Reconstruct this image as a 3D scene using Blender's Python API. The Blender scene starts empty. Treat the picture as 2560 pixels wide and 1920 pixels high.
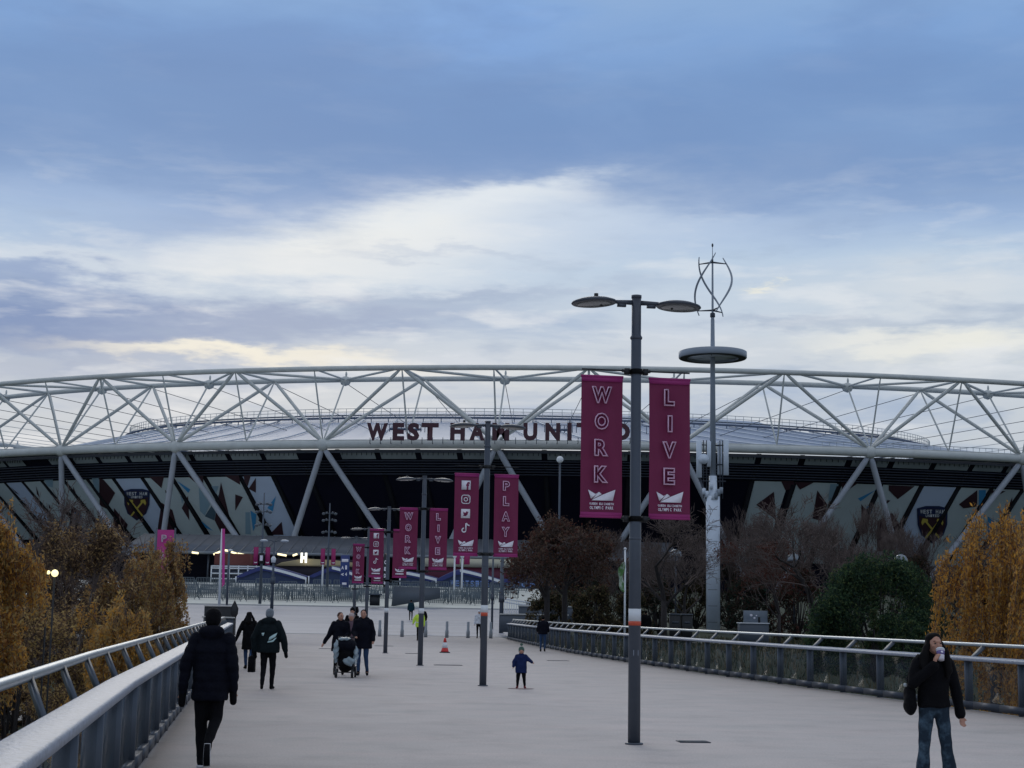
import bpy, bmesh, math, random
import numpy as np
from mathutils import Vector, Matrix, Euler
random.seed(7); RNG = np.random.default_rng(7)
PI = math.pi
sc = bpy.context.scene
COL = sc.collection

# ------------------------------------------------------------------ camera
F = 3847.0; PITCH = math.atan(570/F); ROLL = math.radians(1.0); EYE = 1.71
cam_d = bpy.data.cameras.new('camera'); cam = bpy.data.objects.new('camera', cam_d); COL.objects.link(cam)
cam_d.sensor_width = 36; cam_d.lens = F/2560*36; cam_d.clip_end = 5000; cam_d.clip_start = 0.1
CAMR = Matrix.Rotation(PI/2+PITCH, 3, 'X') @ Matrix.Rotation(ROLL, 3, 'Z')
cam.matrix_world = Matrix.Translation((0, 0, EYE)) @ CAMR.to_4x4()
sc.camera = cam

# ------------------------------------------------------------------ light and exposure
SUN_EL = math.radians(7); SUN_AZ = math.radians(-9)      # azimuth from +Y towards +X
SKY_GAIN = 1.0
sun_d = bpy.data.lights.new('sun', 'SUN'); sun_d.energy = 0.5; sun_d.angle = math.radians(25); sun_d.color = (1.0, .93, .82)
sun = bpy.data.objects.new('sun', sun_d); COL.objects.link(sun)
sdir = Vector((math.sin(SUN_AZ)*math.cos(math.radians(24)), math.cos(SUN_AZ)*math.cos(math.radians(24)), math.sin(math.radians(24))))
sun.rotation_euler = sdir.to_track_quat('Z', 'Y').to_euler()
vs = sc.view_settings; vs.view_transform = 'Standard'; vs.look = 'None'; vs.gamma = 1; vs.exposure = 0.0

def ray(px, py):
    return (CAMR @ Vector(((px-1280)/F, (960-py)/F, -1)))
def P(px, py, d):                       # the point seen at a photo pixel at ground distance d
    r = ray(px, py); return Vector((r.x/r.y*d, d, EYE + r.z/r.y*d))
def proj(p):
    q = CAMR.transposed() @ (Vector(p)-Vector((0, 0, EYE))); return (1280+F*q.x/-q.z, 960-F*q.y/-q.z)
def G(d):                               # height of the ground along the walk
    if d < 105: return 0.0
    if d < 161: return .035*(d-105)
    return 1.96 + .067*(min(d, 205)-161)
def cy(c): return (c[0], min(255, c[1]+1), c[2]-1)
def lin(c): return tuple(((v/255+.055)/1.055)**2.4 if v/255 > .04045 else v/255/12.92 for v in c)

# ------------------------------------------------------------------ sky
world = bpy.data.worlds.new('World'); sc.world = world; world.use_nodes = True
nt = world.node_tree; nt.nodes.clear()
def N(t, **k):
    n = nt.nodes.new(t)
    for a, b in k.items(): setattr(n, a, b)
    return n
def W(x, s):
    if isinstance(x, (int, float)): s.default_value = x
    elif isinstance(x, tuple): s.default_value = (x + (1,))[:len(s.default_value)] if len(s.default_value) == 4 else x
    else: nt.links.new(x, s)
def MA(op, a, b=0.0, c=None, clamp=False):
    n = N('ShaderNodeMath', operation=op, use_clamp=clamp); W(a, n.inputs[0]); W(b, n.inputs[1])
    if c is not None: W(c, n.inputs[2])
    return n.outputs[0]
def MIX(f, a, b):
    n = N('ShaderNodeMix', data_type='RGBA'); W(f, n.inputs[0]); W(a, n.inputs[6]); W(b, n.inputs[7]); return n.outputs[2]
tc = N('ShaderNodeTexCoord'); sep = N('ShaderNodeSeparateXYZ'); nt.links.new(tc.outputs['Generated'], sep.inputs[0])
AZ = MA('ARCTAN2', sep.outputs[0], sep.outputs[1]); EL = MA('ARCSINE', sep.outputs[2])
def noise(u, v, scale, detail=5, rough=.55, w=0.0, dist=0.0):
    cb = N('ShaderNodeCombineXYZ'); W(u, cb.inputs[0]); W(v, cb.inputs[1]); W(w, cb.inputs[2])
    n = N('ShaderNodeTexNoise'); n.inputs['Scale'].default_value = scale; n.inputs['Detail'].default_value = detail
    n.inputs['Roughness'].default_value = rough; n.inputs['Distortion'].default_value = dist
    nt.links.new(cb.outputs[0], n.inputs['Vector']); return n.outputs['Fac']
ELS = MA('MULTIPLY', EL, 3.6)
wrp = MA('SUBTRACT', noise(AZ, ELS, 6, 5), .5); wrp2 = MA('SUBTRACT', noise(AZ, ELS, 17, 5, .6, 3.3), .5)
wrp3 = MA('SUBTRACT', noise(AZ, MA('MULTIPLY', EL, 5.0), 40, 4, .6, 8.3), .5)
U = MA('ADD', AZ, MA('ADD', MA('MULTIPLY', wrp, .11), MA('MULTIPLY', wrp2, .05)))
V = MA('ADD', EL, MA('ADD', MA('ADD', MA('MULTIPLY', wrp, .05), MA('MULTIPLY', wrp2, .034)), MA('MULTIPLY', wrp3, .012)))
ramp = N('ShaderNodeValToRGB'); W(MA('MULTIPLY', MA('ADD', EL, MA('MULTIPLY', wrp, .035)), 1/1.6, clamp=True), ramp.inputs[0])
def elof(y): return math.atan((1530-y)/F)
stops = [(0.0, (178, 184, 196)), (elof(980), (200, 207, 218)), (elof(860), (199, 208, 222)), (elof(760), (188, 203, 223)), (elof(640), (184, 203, 227)),
         (elof(540), (158, 182, 219)), (elof(440), (132, 160, 204)), (elof(340), (119, 150, 199)), (elof(180), (120, 153, 203)), (elof(60), (128, 163, 214)),
         (elof(-100), (140, 172, 216)), (.62, (196, 203, 214)), (1.5, (214, 214, 216))]
e = ramp.color_ramp.elements
for i, (p, c) in enumerate(stops):
    k = e[i] if i < 2 else e.new(p/1.6)
    k.position = p/1.6; k.color = lin(cy(c) if p < .5 else c) + (1,)
sky = ramp.outputs[0]
def blob(x, y, sx, sy, col, amt, tilt=0.0, edge=1.0):
    global sky
    r = ray(x, y); a0 = math.atan2(r.x, r.y); e0 = math.asin(r.normalized().z)
    du = MA('SUBTRACT', U, a0); dv = MA('SUBTRACT', V, e0)
    ct, st = math.cos(tilt), math.sin(tilt)
    p = MA('MULTIPLY', MA('ADD', MA('MULTIPLY', du, ct), MA('MULTIPLY', dv, st)), F/sx)
    q = MA('MULTIPLY', MA('SUBTRACT', MA('MULTIPLY', dv, ct), MA('MULTIPLY', du, st)), F/sy)
    g = MA('EXPONENT', MA('MULTIPLY', MA('POWER', MA('ADD', MA('MULTIPLY', p, p), MA('MULTIPLY', q, q)), edge), -1.0))
    sky = MIX(MA('MULTIPLY', g, amt, clamp=True), sky, lin(cy(col)) + (1,))
# broad streaks everywhere, stronger low down
st2 = noise(AZ, MA('MULTIPLY', EL, 4.6), 12, 5, .55, 5.1, .15)
st1 = noise(AZ, MA('MULTIPLY', EL, 6.0), 5.5, 7, .6, 1.7, .4)
lowm = MA('SMOOTH_MIN', 1.0, MA('MULTIPLY', MA('SUBTRACT', elof(330), EL), 9.0), .2)
lowm = MA('MAXIMUM', lowm, .05)
sb = MA('MULTIPLY', MA('MULTIPLY', MA('SUBTRACT', st1, .52, clamp=True), 5.0, clamp=True), lowm, clamp=True)
sky = MIX(MA('MULTIPLY', sb, .55), sky, lin((214, 221, 233)) + (1,))
sd = MA('MULTIPLY', MA('MULTIPLY', MA('SUBTRACT', .46, st1, clamp=True), 5.0, clamp=True), lowm, clamp=True)
sky = MIX(MA('MULTIPLY', sd, .7), sky, lin((142, 167, 203)) + (1,))
sky = MIX(MA('MULTIPLY', MA('MULTIPLY', MA('MULTIPLY', MA('SUBTRACT', .47, st2, clamp=True), 6.0, clamp=True), lowm, clamp=True), .22), sky, lin((148, 170, 200)) + (1,))
blob(1350, 350, 1300, 130, (110, 143, 194), .65)
blob(500, 330, 700, 170, (120, 150, 197), .6, .0)
blob(850, 500, 700, 55, (124, 152, 200), .65, .22)
blob(2000, 460, 600, 60, (128, 156, 202), .5, -.05)
blob(240, 520, 500, 80, (160, 184, 222), .4)
blob(1200, 70, 260, 70, (130, 168, 225), .6)
blob(2250, 330, 450, 70, (138, 168, 212), .45)
blob(1060, 610, 540, 90, (226, 232, 240), .8, .16)
blob(1260, 500, 230, 40, (222, 230, 241), .75, .15, 1.4)
blob(1010, 575, 260, 62, (246, 246, 244), .85, .2)
blob(820, 610, 200, 34, (244, 244, 242), .7, .15)
blob(1130, 530, 160, 26, (242, 244, 246), .6, .25)
blob(700, 690, 330, 26, (234, 236, 238), .6, .05)
blob(760, 640, 430, 60, (224, 227, 233), .65, .12)
blob(1500, 560, 520, 60, (196, 211, 233), .6)
blob(80, 640, 300, 30, (222, 229, 238), .6, -.2)
blob(60, 690, 300, 40, (135, 157, 200), .7, -.15)
blob(110, 800, 520, 80, (118, 142, 188), .95, -.05, 1.3)
blob(760, 800, 420, 34, (140, 157, 194), .75, .06)
blob(1180, 745, 420, 20, (150, 168, 200), .7, .08)
blob(1150, 640, 300, 12, (178, 192, 216), .5)
blob(560, 872, 300, 26, (246, 240, 226), .9, -.04, 1.2)
blob(760, 905, 420, 22, (236, 231, 222), .8, -.05)
blob(1700, 760, 420, 70, (200, 212, 228), .5)
blob(1900, 722, 36, 8, (243, 238, 222), .7)
blob(1980, 800, 280, 18, (158, 173, 200), .6, .04)
blob(2380, 720, 330, 60, (220, 224, 230), .7)
blob(2420, 845, 300, 38, (240, 238, 230), .85)
blob(2180, 850, 160, 24, (232, 232, 230), .7)
blob(2360, 790, 330, 14, (176, 188, 208), .6, .05)
blob(2150, 548, 60, 20, (150, 172, 208), .5)
blob(1800, 900, 500, 26, (206, 212, 222), .5)
blob(100, 930, 420, 50, (160, 172, 198), .6)
st3 = noise(AZ, MA('MULTIPLY', EL, 2.6), 5.0, 6, .55, 9.4, .3)
him = MA('MULTIPLY', MA('SUBTRACT', EL, elof(560)), 9.0, clamp=True)
sky = MIX(MA('MULTIPLY', MA('MULTIPLY', MA('MULTIPLY', MA('SUBTRACT', .52, st3, clamp=True), 6.0, clamp=True), him, clamp=True), .5), sky, lin((112, 142, 190)) + (1,))
sky = MIX(MA('MULTIPLY', MA('MULTIPLY', MA('MULTIPLY', MA('SUBTRACT', st3, .53, clamp=True), 6.0, clamp=True), him, clamp=True), .35), sky, lin((146, 176, 218)) + (1,))
brk = MA('MULTIPLY', MA('MULTIPLY', MA('SUBTRACT', st2, .54, clamp=True), 7.0, clamp=True), lowm, clamp=True)
sky = MIX(MA('MULTIPLY', brk, .48), sky, lin((236, 238, 240)) + (1,))
brk2 = MA('MULTIPLY', MA('MULTIPLY', MA('SUBTRACT', .43, st2, clamp=True), 8.0, clamp=True), lowm, clamp=True)
sky = MIX(MA('MULTIPLY', brk2, .35), sky, lin((158, 176, 201)) + (1,))
nish = N('ShaderNodeTexSky', sky_type='NISHITA', sun_disc=False, sun_elevation=SUN_EL, sun_rotation=SUN_AZ)
gain = N('ShaderNodeMix', data_type='RGBA', blend_type='MULTIPLY'); gain.inputs[0].default_value = 1
nt.links.new(sky, gain.inputs[6]); gain.inputs[7].default_value = (10*SKY_GAIN,)*3 + (1,)
gain.clamp_result = False
allsky = MIX(.975, nish.outputs[0], gain.outputs[2])
bg = N('ShaderNodeBackground'); W(allsky, bg.inputs[0]); bg.inputs[1].default_value = 0.1
wo = N('ShaderNodeOutputWorld'); nt.links.new(bg.outputs[0], wo.inputs[0])

# ------------------------------------------------------------------ materials
MATS = {}
def mat(name, col, rough=.6, metal=0.0, var=.0, vs_=4.0, bump=0.0, bs=60.0, spec=.5, emit=0.0, alpha=None, col2=None, stretch=None, c2amt=.5, sheen=0):
    if name in MATS: return MATS[name]
    m = bpy.data.materials.new(name); m.use_nodes = True; t = m.node_tree; b = t.nodes['Principled BSDF']
    b.inputs['Base Color'].default_value = tuple(col) + (1,); b.inputs['Roughness'].default_value = rough; b.inputs['Metallic'].default_value = metal
    b.inputs['Specular IOR Level'].default_value = spec
    if sheen: b.inputs['Sheen Weight'].default_value = sheen
    tcn = t.nodes.new('ShaderNodeTexCoord'); src = tcn.outputs['Object']
    if stretch:
        mp = t.nodes.new('ShaderNodeMapping'); mp.inputs['Scale'].default_value = stretch; t.links.new(src, mp.inputs[0]); src = mp.outputs[0]
    if var or col2:
        n = t.nodes.new('ShaderNodeTexNoise'); n.inputs['Scale'].default_value = vs_; n.inputs['Detail'].default_value = 6; n.inputs['Roughness'].default_value = .62
        t.links.new(src, n.inputs['Vector'])
        r = t.nodes.new('ShaderNodeValToRGB'); r.color_ramp.elements[0].position = .5-.22; r.color_ramp.elements[1].position = .5+.22
        a = [max(0, c*(1-var)) for c in col]; z = col2 if col2 else [min(1, c*(1+var)) for c in col]
        if col2: r.color_ramp.elements[0].position = 1-c2amt-.1; r.color_ramp.elements[1].position = 1-c2amt+.1; a = col
        r.color_ramp.elements[0].color = tuple(a) + (1,); r.color_ramp.elements[1].color = tuple(z) + (1,)
        t.links.new(n.outputs['Fac'], r.inputs[0]); t.links.new(r.outputs[0], b.inputs['Base Color'])
    if bump:
        n = t.nodes.new('ShaderNodeTexNoise'); n.inputs['Scale'].default_value = bs; n.inputs['Detail'].default_value = 4; t.links.new(src, n.inputs['Vector'])
        bp = t.nodes.new('ShaderNodeBump'); bp.inputs['Strength'].default_value = bump; bp.inputs['Distance'].default_value = .02
        t.links.new(n.outputs['Fac'], bp.inputs['Height']); t.links.new(bp.outputs[0], b.inputs['Normal'])
    if emit:
        b.inputs['Emission Color'].default_value = tuple(col) + (1,); b.inputs['Emission Strength'].default_value = emit
    if alpha is not None: b.inputs['Alpha'].default_value = alpha
    MATS[name] = m; return m

# ------------------------------------------------------------------ mesh building
class MB:
    def __init__(s): s.v = []; s.f = []; s.m = []; s.n = 0; s.bulk = []
    def add(s, vs_, fs, mi=0):
        o = s.n; s.v.extend([tuple(v) for v in vs_]); s.n += len(vs_)
        for f in fs: s.f.append(tuple(i+o for i in f)); s.m.append(mi)
    def box(s, c, size, rz=0.0, mi=0, rot=None, taper=1.0):
        c = Vector(c); hx, hy, hz = [k/2 for k in size]; R = rot if rot is not None else Matrix.Rotation(rz, 3, 'Z')
        vs_ = [c + R @ Vector((x*hx*(taper if z > 0 else 1), y*hy*(taper if z > 0 else 1), z*hz)) for z in (-1, 1) for x, y in ((-1, -1), (1, -1), (1, 1), (-1, 1))]
        s.add(vs_, [(3, 2, 1, 0), (4, 5, 6, 7), (0, 1, 5, 4), (1, 2, 6, 5), (2, 3, 7, 6), (3, 0, 4, 7)], mi)
    def bbox(s, c, size, rz=0.0, b=.01, mi=0):     # box with chamfered vertical and top edges
        hx, hy, hz = [k/2 for k in size]; c = Vector(c); R = Matrix.Rotation(rz, 3, 'Z')
        def ringp(x, y, z): 
            return [(-x+b, -y, z), (x-b, -y, z), (x, -y+b, z), (x, y-b, z), (x-b, y, z), (-x+b, y, z), (-x, y-b, z), (-x, -y+b, z)]
        rs = [ringp(hx, hy, -hz), ringp(hx, hy, hz-b), ringp(hx-b, hy-b, hz)]
        vs_ = [c + R @ Vector(p) for r in rs for p in r]
        fs = [tuple(range(7, -1, -1)), tuple(range(16, 24))]
        for k in range(2):
            for i in range(8): j = (i+1) % 8; fs.append((k*8+i, k*8+j, k*8+8+j, k*8+8+i))
        s.add(vs_, fs, mi)
    def path(s, pts, rad, n=8, mi=0, caps=True, flat=None):
        pts = [Vector(p) for p in pts]; k = len(pts); rads = rad if isinstance(rad, (list, tuple)) else [rad]*k
        vs_ = []; up = Vector((0, 0, 1)); prev = None
        for i, p in enumerate(pts):
            t = (pts[min(i+1, k-1)] - pts[max(i-1, 0)]).normalized()
            if prev is None:
                a = t.cross(up); a = a.normalized() if a.length > 1e-3 else Vector((1, 0, 0))
            else:
                a = prev - t*prev.dot(t); a = a.normalized() if a.length > 1e-4 else t.orthogonal().normalized()
            prev = a; b = t.cross(a)
            for j in range(n):
                an = 2*PI*j/n; vs_.append(p + (a*math.cos(an)*(flat[0] if flat else 1) + b*math.sin(an)*(flat[1] if flat else 1))*rads[i])
        fs = []
        for i in range(k-1):
            for j in range(n): q = (j+1) % n; fs.append((i*n+j, i*n+q, i*n+n+q, i*n+n+j))
        if caps: fs.append(tuple(range(n-1, -1, -1))); fs.append(tuple((k-1)*n+j for j in range(n)))
        s.add(vs_, fs, mi)
    def tube(s, a, b, r0, r1=None, n=8, mi=0, caps=True): s.path([a, b], [r0, r0 if r1 is None else r1], n, mi, caps)
    def lathe(s, prof, c=(0, 0, 0), n=24, mi=0, R=None):
        c = Vector(c); vs_ = []; k = len(prof)
        for r, z in prof:
            for j in range(n):
                p = Vector((r*math.cos(2*PI*j/n), r*math.sin(2*PI*j/n), z)); vs_.append(c + (R @ p if R else p))
        fs = [(i*n+j, i*n+(j+1) % n, i*n+n+(j+1) % n, i*n+n+j) for i in range(k-1) for j in range(n)]
        fs.append(tuple(range(n-1, -1, -1))); fs.append(tuple((k-1)*n+j for j in range(n)))
        s.add(vs_, fs, mi)
    def ell(s, c, r, n=12, mi=0, R=None):
        m = max(5, n//2+1); prof = [(max(1e-4, math.sin(PI*i/(m-1))), -math.cos(PI*i/(m-1))) for i in range(m)]
        c = Vector(c); vs_ = []
        for a, z in prof:
            for j in range(n):
                p = Vector((a*math.cos(2*PI*j/n)*r[0], a*math.sin(2*PI*j/n)*r[1], z*r[2])); vs_.append(c + (R @ p if R else p))
        fs = [(i*n+j, i*n+(j+1) % n, i*n+n+(j+1) % n, i*n+n+j) for i in range(m-1) for j in range(n)]
        fs.append(tuple(range(n-1, -1, -1))); fs.append(tuple((m-1)*n+j for j in range(n)))
        s.add(vs_, fs, mi)
    def prism(s, poly, T, th, mi=0):       # poly: 2-D points, T maps (u, v, w) to 3-D, thickness th towards +w
        n = len(poly); vs_ = [T(u, v, 0) for u, v in poly] + [T(u, v, th) for u, v in poly]
        fs = [tuple(range(n)), tuple(range(2*n-1, n-1, -1))] + [(i, i+n, (i+1) % n+n, (i+1) % n) for i in range(n)]
        s.add(vs_, fs, mi)
    def grid(s, fn, nu, nv, mi=0):
        vs_ = [fn(i/nu, j/nv) for i in range(nu+1) for j in range(nv+1)]
        fs = [(i*(nv+1)+j, (i+1)*(nv+1)+j, (i+1)*(nv+1)+j+1, i*(nv+1)+j+1) for i in range(nu) for j in range(nv)]
        s.add(vs_, fs, mi)
    def segs(s, A, B, RA, RB, n=3, mi=0):  # many straight tubes at once (numpy)
        s.bulk.append((np.asarray(A, float), np.asarray(B, float), np.asarray(RA, float), np.asarray(RB, float), n, mi))
    def quads(s, Vq, mi):                   # Vq (k,4,3), mi array
        s.bulk.append(('q', np.asarray(Vq, float), np.asarray(mi)))
    def build(s, name, mats, parent=None, smooth=False, world=False, loc=None):
        me = bpy.data.meshes.new(name)
        V = [np.array(s.v, float).reshape(-1, 3)]; n0 = len(s.v)
        loops = [i for f in s.f for i in f]; tot = [len(f) for f in s.f]; mi = list(s.m)
        L = [np.array(loops, int)]; T = [np.array(tot, int)]; M = [np.array(mi, int)]
        for b in s.bulk:
            if isinstance(b[0], str):
                _, q, m_ = b; k = len(q); V.append(q.reshape(-1, 3)); L.append(np.arange(k*4)+n0); T.append(np.full(k, 4)); M.append(m_.astype(int)); n0 += k*4
            else:
                A, B, RA, RB, n, m_ = b; k = len(A); D = B-A; D /= (np.linalg.norm(D, axis=1, keepdims=True)+1e-9)
                ref = np.where(np.abs(D[:, 2:3]) < .9, np.array([[0, 0, 1.]]), np.array([[1., 0, 0]])); X = np.cross(D, ref); X /= np.linalg.norm(X, axis=1, keepdims=True); Y = np.cross(D, X)
                an = 2*PI*np.arange(n)/n; c_ = np.cos(an)[None, :, None]; s_ = np.sin(an)[None, :, None]
                O = X[:, None, :]*c_ + Y[:, None, :]*s_
                VA = A[:, None, :]+O*RA[:, None, None]; VB = B[:, None, :]+O*RB[:, None, None]
                vv = np.concatenate([VA, VB], 1).reshape(-1, 3)
                j = np.arange(n); q = (j+1) % n; fq = np.stack([j, q, q+n, j+n], 1)
                fl = (fq[None]+(np.arange(k)*2*n)[:, None, None]).reshape(-1)+n0
                V.append(vv); L.append(fl); T.append(np.full(k*n, 4)); M.append(np.full(k*n, m_)); n0 += len(vv)
        V = np.concatenate(V); L = np.concatenate(L); T = np.concatenate(T); M = np.concatenate(M)
        if world and parent is not None: V = V - np.array(parent.location)
        if loc is not None: V = V - np.array(loc)
        me.vertices.add(len(V)); me.vertices.foreach_set('co', V.astype(np.float32).ravel())
        me.loops.add(len(L)); me.loops.foreach_set('vertex_index', L.astype(np.int32))
        me.polygons.add(len(T)); st = np.concatenate([[0], np.cumsum(T)[:-1]]) if len(T) else T
        me.polygons.foreach_set('loop_start', st.astype(np.int32)); me.polygons.foreach_set('material_index', M.astype(np.int32))
        if smooth: me.polygons.foreach_set('use_smooth', np.ones(len(T), bool))
        for m in (mats if isinstance(mats, (list, tuple)) else [mats]): me.materials.append(m)
        me.update(calc_edges=True); me.validate()
        if smooth == 'auto':
            pass
        o = bpy.data.objects.new(name, me); COL.objects.link(o)
        if parent is not None: o.parent = parent
        if loc is not None: o.location = loc
        return o
def tag(o, label=None, cat=None, group=None, kind=None):
    if label: o['label'] = label
    if cat: o['category'] = cat
    if group: o['group'] = group
    if kind: o['kind'] = kind
    return o
def thing(name, label, cat, loc=(0, 0, 0), rz=0.0, group=None):
    o = bpy.data.objects.new(name, None); COL.objects.link(o); o.location = loc; o.rotation_euler = (0, 0, rz); o.empty_display_size = .2
    return tag(o, label, cat, group)
def dup(root, loc, rz=None, label=None, scale=None, group=None):
    def cp(o, par):
        c = o.copy(); COL.objects.link(c); c.parent = par
        for ch in list(o.children): cp(ch, c)
        return c
    r = cp(root, None); r.location = loc
    if rz is not None: r.rotation_euler = (0, 0, rz)
    if scale: r.scale = (scale,)*3 if not isinstance(scale, tuple) else scale
    if label: r['label'] = label
    if group: r['group'] = group
    return r
def bake(o, keep=None):                 # evaluated mesh of a temporary object
    dg = bpy.context.evaluated_depsgraph_get(); me = bpy.data.meshes.new_from_object(o.evaluated_get(dg)); bpy.data.objects.remove(o); return me
GL = {}
def glyph(ch, bold=.0, depth=.0, outline=0.0, space=1.0):
    k = (ch, bold, depth, outline)
    if k not in GL:
        c = bpy.data.curves.new('t', 'FONT'); c.body = ch; c.size = 1; c.offset = bold; c.resolution_u = 3
        if outline: c.fill_mode = 'NONE'; c.bevel_depth = outline; c.bevel_resolution = 0
        else: c.extrude = depth
        o = bpy.data.objects.new('t', c); COL.objects.link(o); me = bake(o)
        vs_ = [tuple(v.co) for v in me.vertices]; fs = [tuple(p.vertices) for p in me.polygons]
        x = [v[0] for v in vs_]; y = [v[1] for v in vs_]; bb = (min(x), min(y), max(x), max(y)) if x else (0, 0, 1, 1)
        GL[k] = (vs_, fs, bb)
    return GL[k]
def put_text(mb, ch, x0, z0, w, h, y, bold=0.0, depth=.0, outline=0.0, mi=0, keep=False, X=None):
    vs_, fs, b = glyph(ch, bold, depth, outline); sx = w/max(1e-6, b[2]-b[0]); sz = h/max(1e-6, b[3]-b[1])
    if keep: s_ = min(sx, sz); x0 += (w-s_*(b[2]-b[0]))/2; z0 += (h-s_*(b[3]-b[1]))/2; sx = sz = s_
    out = [(x0+(v[0]-b[0])*sx, y - v[2], z0+(v[1]-b[1])*sz) for v in vs_]
    if X: out = [X(*p) for p in out]
    mb.add(out, fs, mi)
# ------------------------------------------------------------------ shared materials
m_deck = mat('deck_aggregate', lin((194, 188, 183)), .8, var=.05, vs_=1.1, bump=.25, bs=140)
def deck_material():
    m = m_deck; t = m.node_tree; b = t.nodes['Principled BSDF']; old = b.inputs['Base Color'].links[0].from_socket
    tcn = t.nodes.new('ShaderNodeTexCoord')
    n = t.nodes.new('ShaderNodeTexNoise'); n.inputs['Scale'].default_value = 34; n.inputs['Detail'].default_value = 8; n.inputs['Roughness'].default_value = .8; t.links.new(tcn.outputs['Object'], n.inputs['Vector'])
    r = t.nodes.new('ShaderNodeValToRGB'); r.color_ramp.elements[0].position = .3; r.color_ramp.elements[1].position = .7
    r.color_ramp.elements[0].color = (.62, .6, .6, 1); r.color_ramp.elements[1].color = (1.25, 1.25, 1.25, 1)
    t.links.new(n.outputs['Fac'], r.inputs[0])
    mx = t.nodes.new('ShaderNodeMix'); mx.data_type = 'RGBA'; mx.blend_type = 'MULTIPLY'; mx.inputs[0].default_value = .8; mx.clamp_result = False
    t.links.new(old, mx.inputs[6]); t.links.new(r.outputs[0], mx.inputs[7])
    # worn, long faint stains across the walk
    mp = t.nodes.new('ShaderNodeMapping'); mp.inputs['Scale'].default_value = (.35, .6, 1); mp.inputs['Rotation'].default_value = (0, 0, .25); t.links.new(tcn.outputs['Object'], mp.inputs[0])
    n2 = t.nodes.new('ShaderNodeTexNoise'); n2.inputs['Scale'].default_value = 1.6; n2.inputs['Detail'].default_value = 7; n2.inputs['Roughness'].default_value = .65; n2.inputs['Distortion'].default_value = .6; t.links.new(mp.outputs[0], n2.inputs['Vector'])
    r2 = t.nodes.new('ShaderNodeValToRGB'); r2.color_ramp.elements[0].position = .3; r2.color_ramp.elements[1].position = .7
    r2.color_ramp.elements[0].color = (.86, .88, .90, 1); r2.color_ramp.elements[1].color = (1.05, 1.0, 1.01, 1); t.links.new(n2.outputs['Fac'], r2.inputs[0])
    vo = t.nodes.new('ShaderNodeTexVoronoi'); vo.inputs['Scale'].default_value = 1.7; t.links.new(tcn.outputs['Object'], vo.inputs['Vector'])
    r4 = t.nodes.new('ShaderNodeValToRGB'); r4.color_ramp.elements[0].position = .035; r4.color_ramp.elements[1].position = .05; r4.color_ramp.elements[0].color = (.72, .72, .72, 1); r4.color_ramp.elements[1].color = (1, 1, 1, 1); t.links.new(vo.outputs['Distance'], r4.inputs[0])
    n5 = t.nodes.new('ShaderNodeTexNoise'); n5.inputs['Scale'].default_value = .8; n5.inputs['Detail'].default_value = 8; n5.inputs['Roughness'].default_value = .7; t.links.new(tcn.outputs['Object'], n5.inputs['Vector'])
    r5 = t.nodes.new('ShaderNodeValToRGB'); r5.color_ramp.elements[0].position = .35; r5.color_ramp.elements[1].position = .5; r5.color_ramp.elements[0].color = (.86, .86, .86, 1); r5.color_ramp.elements[1].color = (1, 1, 1, 1); t.links.new(n5.outputs['Fac'], r5.inputs[0])
    m4 = t.nodes.new('ShaderNodeMix'); m4.data_type = 'RGBA'; m4.blend_type = 'MULTIPLY'; m4.inputs[0].default_value = 1; t.links.new(r4.outputs[0], m4.inputs[6]); t.links.new(r5.outputs[0], m4.inputs[7])
    m5 = t.nodes.new('ShaderNodeMix'); m5.data_type = 'RGBA'; m5.blend_type = 'MULTIPLY'; m5.inputs[0].default_value = .8; t.links.new(mx.outputs[2], m5.inputs[6]); t.links.new(m4.outputs[2], m5.inputs[7]); mx = m5; mx.clamp_result = False
    m2 = t.nodes.new('ShaderNodeMix'); m2.data_type = 'RGBA'; m2.blend_type = 'MULTIPLY'; m2.inputs[0].default_value = .85; m2.clamp_result = False
    t.links.new(mx.outputs[2], m2.inputs[6]); t.links.new(r2.outputs[0], m2.inputs[7]); t.links.new(m2.outputs[2], b.inputs['Base Color'])
deck_material()
m_road = mat('road_asphalt', lin((126, 130, 142)), .6, var=.16, vs_=.5, bump=.2, bs=60, stretch=(.15, 1.4, 1))
m_plaza = mat('plaza_paving', lin((196, 198, 190)), .8, var=.07, vs_=.6)
m_kerb = mat('kerb_stone', lin((175, 175, 172)), .8, var=.1)
m_grass = mat('grass_ground', lin((48, 56, 38)), .95, var=.4, vs_=.7, bump=.6, bs=12)
m_earth = mat('earth_ground', lin((58, 52, 44)), .95, var=.4, vs_=.5, bump=.6, bs=9)
m_steel = mat('grey_steel', lin((78, 86, 97)), .45, .3, var=.12, vs_=3, spec=.4)
m_steeldark = mat('dark_steel', lin((62, 68, 78)), .5, .2, var=.1, vs_=3, spec=.3)
m_cap = mat('rail_cap_metal', lin((134, 142, 156)), .45, .0, var=.3, vs_=16, bump=.5, bs=30, spec=.5)
m_tube = mat('brushed_tube', lin((160, 168, 172)), .34, .5, var=.08, vs_=5)
m_lamp = mat('lamp_pole_paint', lin((74, 80, 90)), .42, .2, var=.08, vs_=6, spec=.35)
m_black = mat('black_fitting', lin((24, 26, 30)), .6)
m_white = mat('white_paint', lin((214, 218, 222)), .5, var=.05)
m_orange = mat('orange_band', lin((196, 78, 52)), .5, var=.08)
m_glassd = mat('tinted_infill', lin((60, 68, 74)), .12, 0, spec=.5, alpha=.16)

def Lx(d): return -4.0 - .16*(d-17.5) + .015*max(0, 15-d)
RT = [(-5, 15.6), (13, 12.15), (29.2, 9.08), (45.2, 6.04), (56.2, 4.22), (62.6, 3.30), (68, 2.62), (77, 1.80), (85.6, 1.0), (99.7, -.1), (106, -.6)]
def Rx(d): return float(np.interp(d, [a for a, b in RT], [b for a, b in RT]))

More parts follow.
